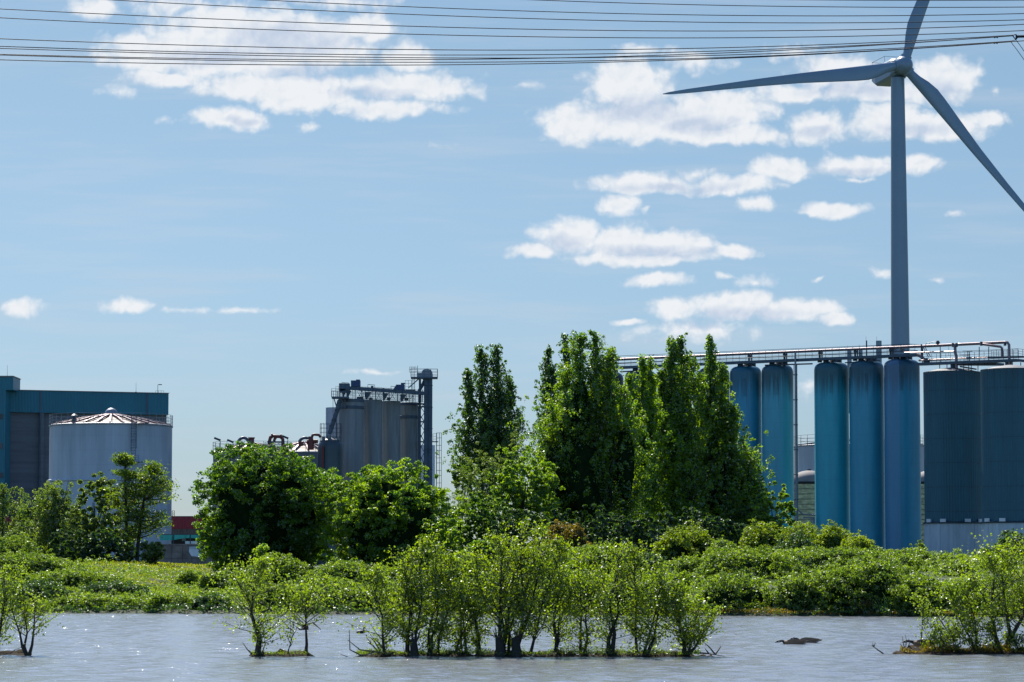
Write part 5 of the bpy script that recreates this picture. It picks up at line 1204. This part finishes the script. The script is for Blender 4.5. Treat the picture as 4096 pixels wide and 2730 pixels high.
rs = rr(4242)
for k in range(46):
    px = rs.uniform(-80, 4180); dd = rs.uniform(4, 48); X = (px - 2048) * 195 / F; D = float(shore(X)) + dd
    if 430 < px < 860 and 10 < dd < 34: continue
    zt = gz(X, D) + rs.uniform(.7, 1.5); py = HOR - (zt - EYE) * F / D
    side_ = 'left' if px < 1365 else ('middle' if px < 2730 else 'right')
    where = 'by the waterline' if dd < 14 else ('halfway up the bank' if dd < 30 else 'on the upper bank')
    bush(px, py, rs.uniform(45, 110), max(199, D), 900 + k, [B, B, 'leaf_alder', 'leaf_bright', K, B][int(rs.integers(0, 6))], 'low scrub clump in the %s third of the far bank, %s' % (side_, where), name='scrub_clump', group='low scrub clumps ' + where + ', ' + side_ + ' third', dn=.9)

# one bright shoot at the foot of the round tree
round_tree(1043, 26, 2182, 2235, 205, 90, 700, .16, 'leaf_bright', 'single bright leafy shoot before the shade of the big round tree', 'shoot', nl=10, lr=.45, trunk_r=.03, cat='plant')

# meadow, low growth and grass between (nobody could count it)
rng = rr(77)
def cover(n, x0, x1, d0, d1, hmax, size, mat, name, seed, tuft=True, wid=.6, up=.5):
    rng = rr(seed); u = rng.uniform(x0, x1, n); D = 183 + d0 + (d1 - d0) * rng.uniform(0, 1, n) ** 1.2
    X = u * D / F; Yv = shore(X) + (D - 183); P = np.stack([X, Yv, np.zeros(n)], 1)
    lump = np.clip(.5 + .5 * pnoise(P, seed + 5, 1.2) + .25 * pnoise(P, seed + 6, .5), 0, 1)
    keep = rng.uniform(size=n) < (.35 + .65 * lump)
    P, lump = P[keep], lump[keep]
    P[:, 2] = ground(P[:, 0], P[:, 1]) + hmax * (.1 + .9 * lump) * rng.uniform(.3, 1, len(P))
    if tuft:
        P = P[::14]; P, hn, tb = tufts(P, rng.uniform(.12, .28, len(P)), 14, rng, .8)
        return tag(leafy(name, P, size, rng, mat, None, wid=wid, up=up, clump=1.8, hint=hn, tb=tb), kind='stuff')
    tag(leafy(name, P, size, rng, mat, None, wid=wid, up=up, clump=1.8), kind='stuff')
cover(300000, -2300, 2300, 1.5, 60, .85, .13, 'leaf_bramble', 'ground_cover', 701)
cover(90000, -2200, -950, 6, 110, .3, .17, 'leaf_grass', 'meadow_grass', 702, tuft=False, wid=.35, up=.2)
cover(26000, 300, 2300, .2, 3.2, .28, .13, 'leaf_brown', 'shore_grass', 703, tuft=False, wid=.4)
cover(26000, -2300, 2300, .1, 2.4, .4, .15, 'leaf_dark', 'waterside_growth', 704)
# reed tufts on the right shore
for (px, s_, lab, c_) in ((3575, 1.0, 'bright green reed tuft at the right waterline', 'leaf_bright'), (3500, .8, 'pale dry reed tuft left of the bright green one', 'leaf_brown'), (3470, .7, 'grey twig tuft on the right shore, leftmost of the tufts', 'driftwood')):
    rng = rr(int(px)); x = (px - 2048) * 175 / F; D = float(shore(x)) + 1.2; t = thing('reed_tuft', (x, D, gz(x, D)), lab, 'reeds', 'reed tufts at the waterline'); m = MB()
    for k in range(46):
        a = rng.normal() * .35; r_ = rng.normal() * .3; h_ = s_ * rng.uniform(.5, 1.25); m.path([(r_, rng.normal() * .2, 0), (r_ + a * .3, 0, h_ * .6), (r_ + a * .8, 0, h_)], [.025, .02, .006], 3)
    o = m.build('blades', c_, t)
    if c_ != 'driftwood':
        at_ = o.data.attributes.new('tint', 'FLOAT', 'FACE'); at_.data.foreach_set('value', rng.uniform(.4, 1, len(o.data.polygons)).astype(np.float32))

# ------------------------------------------------------------------ islands with saplings
def island(px0, px1, py, D, seed, h=.22, dep=1.3):
    rng = rr(seed); a = W(px0, py, D); b = W(px1, py, D); nx_, ny_ = max(12, int((b.x - a.x) / .12)), 12
    vs = []; fs = []
    for i in range(nx_ + 1):
        f_ = i / nx_; x = a.x + (b.x - a.x) * f_; e_ = min(1, f_ * 12, (1 - f_) * 9) ** .5
        for j in range(ny_ + 1):
            g = j / ny_ * 2 - 1; P = np.array([[x, g, 0.]]); wd_ = dep * e_ * (1 + .25 * float(pnoise(P, seed, .8)[0]))
            z_ = .62 * h * e_ * (1 - g * g) * (1 + .8 * float(pnoise(P * 2, seed + 1, .35)[0])) - .06 + .04 * rng.normal() * (1 - abs(g))
            vs.append((x, D + g * wd_ * .5, z_))
    fs = [(i * (ny_ + 1) + j, (i + 1) * (ny_ + 1) + j, (i + 1) * (ny_ + 1) + j + 1, i * (ny_ + 1) + j + 1) for i in range(nx_) for j in range(ny_)]
    m = MB(); m.add(vs, fs); tag(m.build('mud_island', 'mud', smooth=80), kind='structure')
island(-60, 136, 2617, 95, 1); island(990, 1268, 2622, 93.5, 2, .26); island(1410, 2860, 2622, 93.5, 3, .25, 1.8); island(3560, 4300, 2608, 96.5, 4, .3, 2.2)
island(1790, 1960, 2522, 135, 5, .12); island(1205, 1235, 2519, 137, 6, .3, .5)
def sapling(px, pybase, topx, ytop, hw, D, seed, label, leaf=.078, nb=26, lpb=75, mat='leaf_sapling', stems=1, low=.12, r0=.065, group='saplings on the long mud island', name='sapling', shape=None):
    rng = rr(seed); b = W(px, pybase, D); b0 = Vector((b.x, D + rng.uniform(-.25, .25), .02)); t = thing(name, b0, label, 'sapling', group); m = MB(); P = []
    top = W(topx, ytop, D) - b0; R_ = px2m(hw, D) * 1.6; lpb = int(lpb * .95)
    shape = shape or ([0, .2, .4, .65, .85, 1], [.4, .75, 1.05, .95, .6, .2])
    for s_ in range(stems):
        tp = Vector((top.x + (rng.normal() * R_ * .5 if s_ else 0), rng.normal() * .2, top.z * (1 if s_ == 0 else rng.uniform(.75, .95))))
        bs = Vector((rng.normal() * .08 * (s_ > 0), 0, -.05)); mid = bs.lerp(tp, .45) + Vector((rng.normal() * .12, 0, 0)); q = bs.lerp(tp, .2) + Vector((rng.normal() * .06, 0, 0)); q2 = bs.lerp(tp, .75) + Vector((rng.normal() * .1, 0, 0))
        pts = [bs, q, mid, q2, tp]; m.path(pts, [r0 * 1.5, r0, r0 * .65, r0 * .35, .008], 6)
        for k in range(nb // stems):
            f_ = low + (1 - low) * (k + rng.uniform()) / (nb // stems); p0 = at(pts, min(.98, f_ * .92)); a = rng.uniform(0, 6.28)
            Lb = R_ * np.interp(f_, *shape) * rng.uniform(.35, 1.2); el = R(rng.uniform(15, 60)); d = Vector((math.cos(a), math.sin(a), math.tan(el))).normalized()
            e2 = p0 + d * Lb * 1.15; e1 = p0 + d * Lb * .55 + Vector((0, 0, -.05)); m.path([p0, e1, e2], [.018, .012, .005], 4)
            c_ = np.array(p0)[None] + np.array(e2 - p0)[None] * ((rng.uniform(.1, 1.1, lpb) ** .7)[:, None]) + rng.normal(size=(lpb, 3)) * np.array([.095, .095, .08]) * (.6 + Lb)
            P.append(c_)
    if name == 'sapling' and nb > 20:
        for k in range(7):
            f_ = rng.uniform(.55, .9); p0 = at(pts, f_) + Vector((rng.normal() * R_ * .3, rng.normal() * R_ * .3, 0)); ln = rng.uniform(.35, .75) * (1 if k else 1.2)
            e2 = p0 + Vector((rng.normal() * .14, rng.normal() * .14, ln)); m.path([p0, e2], [.012, .004], 4)
            tt = rng.uniform(0, 1.05, 26)[:, None]; P.append(np.array(p0) + np.array(e2 - p0) * tt + rng.normal(size=(26, 3)) * np.array([.055, .055, .04]) * (1.3 - tt))
    m.build('trunk', 'bark', t, smooth=60)
    P = np.concatenate(P); P = P[P[:, 2] > .08]; leafy('crown', P, leaf, rng, mat, t, wid=.8, clump=.5)
SP = [(1540, 1500, 2235, 95, 1, 'leftmost sapling of the long island, leafy down to its foot'),
 (1632, 1605, 2195, 85, 2, 'second sapling from the left on the long island, sharing a dark stump'),
 (1655, 1698, 2112, 95, 1, 'tall sapling above the dark stump at the left part of the long island'),
 (1717, 1762, 2128, 75, 1, 'thin curved sapling just right of the left dark stump'),
 (1750, 1812, 2185, 80, 1, 'straight slim sapling beside the grey twigs on the long island'),
 (1846, 1835, 2310, 85, 2, 'short bushy sapling with low foliage, sixth from the left on the long island'),
 (1916, 1905, 2190, 90, 1, 'leaning thick-stemmed sapling left of the two fat stumps'),
 (1995, 1990, 2085, 95, 1, 'tall sapling rising from the left fat stump'),
 (2033, 2105, 2030, 115, 2, 'tallest sapling of the long island, forked low at its centre'),
 (2057, 2185, 2062, 105, 1, 'tall yellow-topped sapling from the right fat stump'),
 (2118, 2250, 2110, 85, 1, 'bare-legged sapling right of the fat stumps'),
 (2220, 2225, 2235, 90, 2, 'twin-stemmed sapling with a leaning second stem'),
 (2323, 2325, 2180, 95, 2, 'bushy sapling with low leaves right of the leaning stem'),
 (2444, 2478, 2140, 100, 1, 'sapling on a thick forked trunk in the right half of the long island'),
 (2548, 2538, 2150, 95, 1, 'sapling with two tall thin tips, left of the ivy-clad foot'),
 (2585, 2645, 2215, 95, 2, 'broad sapling with ivy-clad foot in the right half of the long island'),
 (2731, 2722, 2320, 80, 1, 'second sapling from the right end of the long island'),
 (2744, 2800, 2365, 65, 2, 'small rightmost sapling with side branches toward open water')]
for i, (bx, tx, yt, hw, st_, lab) in enumerate(SP):
    sapling(bx, 2620, tx, yt + 22, hw, 93.3, 900 + i, lab, nb=42, lpb=66, stems=st_ + (i % 2), low=.17 if i % 3 else .08, r0=.042 + .024 * (i in (7, 9, 13, 6)))
IG = 'saplings on the small islets'
sapling(1030, 2625, 1040, 2235, 115, 93.3, 950, 'full leafy sapling on the small islet left of the long island', nb=44, lpb=80, low=.1, r0=.085, group=IG)
sapling(1220, 2622, 1228, 2370, 115, 93.3, 951, 'umbrella-shaped small tree on the bare right end of the small islet', nb=24, lpb=70, low=.52, r0=.05, group=IG, shape=([.4, .6, .8, 1], [.9, 1.1, .9, .5]))
sapling(1150, 2622, 1175, 2480, 60, 93.3, 952, 'spindly nearly bare shoot in the middle of the small islet', nb=8, lpb=9, low=.3, r0=.02, group=IG)
sapling(118, 2615, 150, 2400, 95, 94.5, 953, 'multi-stemmed sapling on the mud spit at the left edge', nb=26, lpb=60, stems=3, low=.42, r0=.045, group=IG)
sapling(-10, 2615, 12, 2250, 95, 94.5, 954, 'tall sapling half outside the left edge of the photo', nb=34, lpb=70, low=.2, r0=.06, group=IG)
RG = 'plants on the right islet'
sapling(4020, 2605, 4010, 2180, 150, 96.5, 960, 'largest leafy willow on the right islet', nb=60, lpb=105, stems=3, low=.36, r0=.07, group=RG, name='willow_sapling')
sapling(3905, 2605, 3885, 2300, 70, 96.5, 961, 'left-hand tall shoot of the right islet willow thicket', nb=34, lpb=80, stems=2, low=.4, r0=.035, group=RG, name='willow_sapling')
sapling(3700, 2605, 3672, 2375, 55, 96.5, 962, 'thin bare-stemmed sapling leaning left on the right islet', nb=12, lpb=45, low=.55, r0=.025, group=RG)
sapling(3780, 2605, 3760, 2440, 70, 96.5, 963, 'low thin shrub right of the thin leaning sapling', nb=16, lpb=45, stems=3, low=.25, r0=.02, group=RG)
sapling(4120, 2605, 4115, 2260, 125, 97, 964, 'bright willow cut by the right edge of the photo', nb=40, lpb=85, stems=2, low=.3, r0=.05, group=RG, name='willow_sapling')
for i, (bx, yt, hw, lab) in enumerate(((3740, 2530, 45, 'low weedy tuft below the thin leaning sapling'), (3820, 2490, 55, 'weedy bush left of centre on the right islet'), (3900, 2480, 60, 'weedy bush in the centre of the right islet'), (3985, 2475, 55, 'weedy bush at the foot of the largest willow'), (4075, 2540, 45, 'dark nettle-like weed at the right edge of the islet'))):
    sapling(bx, 2605, bx, yt, hw, 96.2, 970 + i, lab, nb=26, lpb=38, stems=4, low=.05, r0=.015, group='weeds on the right islet', name='weed', leaf=.075, mat='leaf_dark' if i == 4 else ('leaf_sapling' if i % 2 else 'leaf_alder'))
# undergrowth along the islands
def tufts(px0, px1, D, n, seed, name, mat, h, leaf=.07):
    rng = rr(seed); x = px2m(rng.uniform(px0, px1, n) - 2048, D); l_ = np.clip(.5 + .6 * pnoise(np.stack([x, x * 0, x * 0], 1), seed, .4), .05, 1)
    P = np.stack([x, D + rng.normal(size=n) * .3, .08 + np.abs(rng.normal(size=n)) * h * l_], 1); tag(leafy(name, P, leaf, rng, mat, None, wid=.35, up=.1, clump=.4), kind='stuff')
tufts(1430, 2800, 93.4, 11000, 81, 'island_undergrowth', 'leaf_alder', .16)
tufts(1010, 1240, 93.4, 900, 82, 'islet_undergrowth', 'leaf_alder', .1)
tufts(3600, 4200, 96.3, 7000, 83, 'islet_grass', 'leaf_brown', .14, .09)
# stumps
for (px, h_, r_, lab) in ((1655, .55, .13, 'dark stump at the left part of the long island'), (1997, .62, .14, 'left one of the two fat stumps at the island centre'), (2062, .6, .15, 'right one of the two fat stumps at the island centre')):
    rng = rr(int(px)); x = W(px, 2620, 93.2); t = thing('tree_stump', (x.x, 93.0, 0), lab, 'stump', 'stumps on the long island'); m = MB()
    m.path([(0, 0, -.05), (.02, 0, h_ * .4), (-.02, 0, h_)], [r_ * 1.5, r_, r_ * .8], 9); m.build('stump', 'bark', t, smooth=50); m = MB()
    for k in range(7): a = rng.uniform(-.5, .5); m.path([(a * .2, 0, h_ * .8), (a * .5, 0, h_ * rng.uniform(1.1, 1.6))], [.03, .012], 4)
    m.build('shoot', 'bark', t)
# driftwood and bare twigs
def twigs(pts_list, D, label, r_=.02, name='driftwood_branch', mat='driftwood'):
    b = W(*pts_list[0][0], D); b0 = Vector((b.x, D, 0)); m = MB()
    for pl in pts_list: m.path([W(x, y, D) - b0 for x, y in pl], [r_ * (1 - .7 * i / (len(pl) - 1)) for i in range(len(pl))], 5)
    o = m.build(name, mat); o.location = b0; tag(o, label, 'driftwood', 'driftwood and bare twigs')
twigs([[(1560, 2615), (1500, 2608), (1450, 2625), (1400, 2632), (1362, 2618)], [(1500, 2608), (1440, 2600), (1390, 2560)], [(1450, 2625), (1400, 2600), (1397, 2520)]], 93, 'bare drift branch reaching left from the long island over the water', .03)
twigs([[(1520, 2620), (1490, 2580), (1465, 2550)], [(1530, 2620), (1500, 2570), (1480, 2548)], [(1490, 2580), (1470, 2570)]], 93.2, 'stiff dead twigs at the left foot of the long island', .03)
twigs([[(2800, 2612), (2850, 2618), (2900, 2626)], [(2860, 2618), (2838, 2590), (2815, 2570)], [(2860, 2620), (2875, 2600), (2884, 2585)], [(2835, 2615), (2820, 2595)]], 93, 'splayed dead branch at the right tip of the long island', .03)
twigs([[(3534, 2616), (3510, 2600), (3495, 2588), (3490, 2572)], [(3495, 2588), (3502, 2572)], [(3495, 2588), (3486, 2580)]], 96, 'bent bare branch standing in the water left of the right islet', .025)
twigs([[(1185, 2528), (1210, 2515), (1235, 2498)], [(1205, 2522), (1180, 2505)], [(1250, 2490), (1290, 2525)]], 136, 'dark fallen branch floating behind the umbrella-shaped tree', .04)
twigs([[(1010, 2622), (985, 2595)], [(1020, 2620), (990, 2600), (970, 2570)], [(1045, 2620), (1060, 2580), (1058, 2555)]], 93.2, 'dead twigs at the foot of the full leafy islet sapling', .025)
twigs([[(40, 2616), (60, 2600), (92, 2588)]], 94.3, 'curved bare twig on the mud spit at the left edge', .02)
twigs([[(3620, 2600), (3612, 2570), (3610, 2545)], [(3622, 2600), (3625, 2565), (3622, 2540)], [(3626, 2600), (3640, 2570), (3632, 2555)], [(3618, 2600), (3600, 2575)]], 96.3, 'upright brown dead stalks at the left tip of the right islet', .02)
twigs([[(1620 + k * 9, 2620), (1612 + k * 9 + (k % 3) * 9, 2580 - (k % 4) * 8)] for k in range(4)] + [[(1780 + k * 8, 2625), (1765 + k * 9, 2575 + (k % 3) * 8)] for k in range(9)], 93.1, 'grey broom-like twigs in front of the straight slim sapling', .014)

# ------------------------------------------------------------------ birds
def loft(m, secs, n=12):
    vs = []
    for (x, z, ry_, rz_) in secs:
        for k in range(n):
            a = 2 * math.pi * k / n; vs.append((x, ry_ * math.cos(a), z + rz_ * math.sin(a)))
    b = len(m.v); m.v += vs
    for i in range(len(secs) - 1):
        for k in range(n): m.f.append((b + i * n + k, b + i * n + (k + 1) % n, b + (i + 1) * n + (k + 1) % n, b + (i + 1) * n + k)); m.mi.append(0)
    m.f += [tuple(b + k for k in range(n))[::-1], tuple(b + (len(secs) - 1) * n + k for k in range(n))]; m.mi += [0, 0]
def goose(px, py, D, label, neck, scale=1.0, onland=False, rz=0.0):
    b = W(px, py, D); z0 = 0 if not onland else .2
    z0 -= 0 if onland else .035
    t = thing('goose', (b.x, D, z0), label, 'goose', 'brown geese', rz)
    m = MB()   # heading -x; one continuous loft from beak to tail
    S_ = [(.62, .14, .01, .012), (.52, .13, .05, .04), (.38, .10, .11, .09), (.2, .075, .155, .11), (0, .07, .17, .12), (-.18, .075, .15, .11), (-.3, .085, .10, .085)]
    loft_body = S_; m2 = MB(); loft(m2, S_, 16)
    o = m2.build('body', 'goose_brown', t, smooth=60, mats=['goose_white', 'goose_black'])
    for p in o.data.polygons:
        c_ = p.center
        if c_.x > .3 and c_.z < .09: p.material_index = 1
        elif c_.x > .5: p.material_index = 2
    m = MB(); m.path(neck, [.075, .055, .045, .04, .042, .05, .042, .02][:len(neck)], 10); o = m.build('neck', 'goose_black', t, smooth=60)
    h = Vector(neck[-3]); e_ = Vector(neck[-1]); m = MB(); m.path([e_ + Vector((.02, 0, 0)), e_ + Vector((-.06, 0, -.015))], [.02, .008], 8); m.build('bill', 'goose_black', o)
    m = MB()
    for s_ in (-1, 1): m.path([h + Vector((.0, s_ * .036, -.02)), h + Vector((.01, s_ * .041, .02))], [.022, .016], 7)
    m.build('cheek_patch', 'goose_white', o)
    m = MB()
    for s_ in (-1, 1):
        loft_ = [(-.2, .13, .02, .05), (0, .16, .03, .075), (.25, .16, .025, .06), (.5, .165, .012, .02)]
        mm = MB(); loft(mm, loft_, 8); mm.v = [(v[0], v[1] + s_ * .125, v[2]) for v in mm.v]; m.add(mm.v, mm.f)
    m.build('wing', 'goose_brown', t, smooth=60)
goose(3170, 2583, 109, 'front goose of the pair, neck stretched low toward the left', [(-.24, 0, .06), (-.30, 0, .10), (-.33, 0, .145), (-.38, 0, .165), (-.44, 0, .155), (-.50, 0, .15), (-.545, 0, .135), (-.585, 0, .115)])
goose(3222, 2580, 111.5, 'rear goose of the pair, head tucked low behind its partner', [(-.22, 0, .10), (-.28, 0, .15), (-.33, 0, .18), (-.38, 0, .19), (-.43, 0, .195), (-.47, 0, .195), (-.51, 0, .18), (-.55, 0, .16)])
goose(3690, 2590, 98, 'resting goose on the right islet, lying low behind weeds', [(-.24, 0, .10), (-.32, 0, .14), (-.4, 0, .16), (-.46, 0, .17), (-.5, 0, .17), (-.54, 0, .16), (-.58, 0, .15), (-.62, 0, .13)], onland=True)
b = W(1443, 2532, 129); t = thing('coot', (b.x, 129, 0), 'small black coot on the open water left of the long island', 'coot')
m = MB(); loft(m, [(-.2, .05, .02, .02), (-.1, .05, .09, .07), (.04, .05, .10, .085), (.16, .06, .05, .05), (.22, .09, .01, .01)], 12); m.build('body', 'goose_black', t, smooth=60)
m = MB(); m.path([(.12, 0, .08), (.14, 0, .16), (.13, 0, .22), (.15, 0, .26), (.19, 0, .255)], [.045, .035, .04, .045, .02], 9); hd = m.build('head', 'goose_black', t, smooth=60)
m = MB(); m.path([(.18, 0, .25), (.24, 0, .24)], [.018, .006], 6); m.build('bill', 'goose_white', hd)
for (px, py, lab) in ((2598, 1426, 'tiny dark bird perched on the pipe bridge rail, left of a pair'), (2613, 1425, 'tiny dark bird perched on the pipe bridge rail, right of a pair')):
    D = Drow(px) - .4; b = W(px, py, D); t = thing('perched_bird', b, lab, 'bird', 'birds on the pipe bridge'); m = MB(); loft(m, [(-.22, .1, .01, .01), (-.1, .12, .06, .06), (.05, .18, .08, .09), (.14, .27, .05, .06), (.2, .3, .02, .02)], 8); m.build('body', 'goose_black', t, smooth=60)
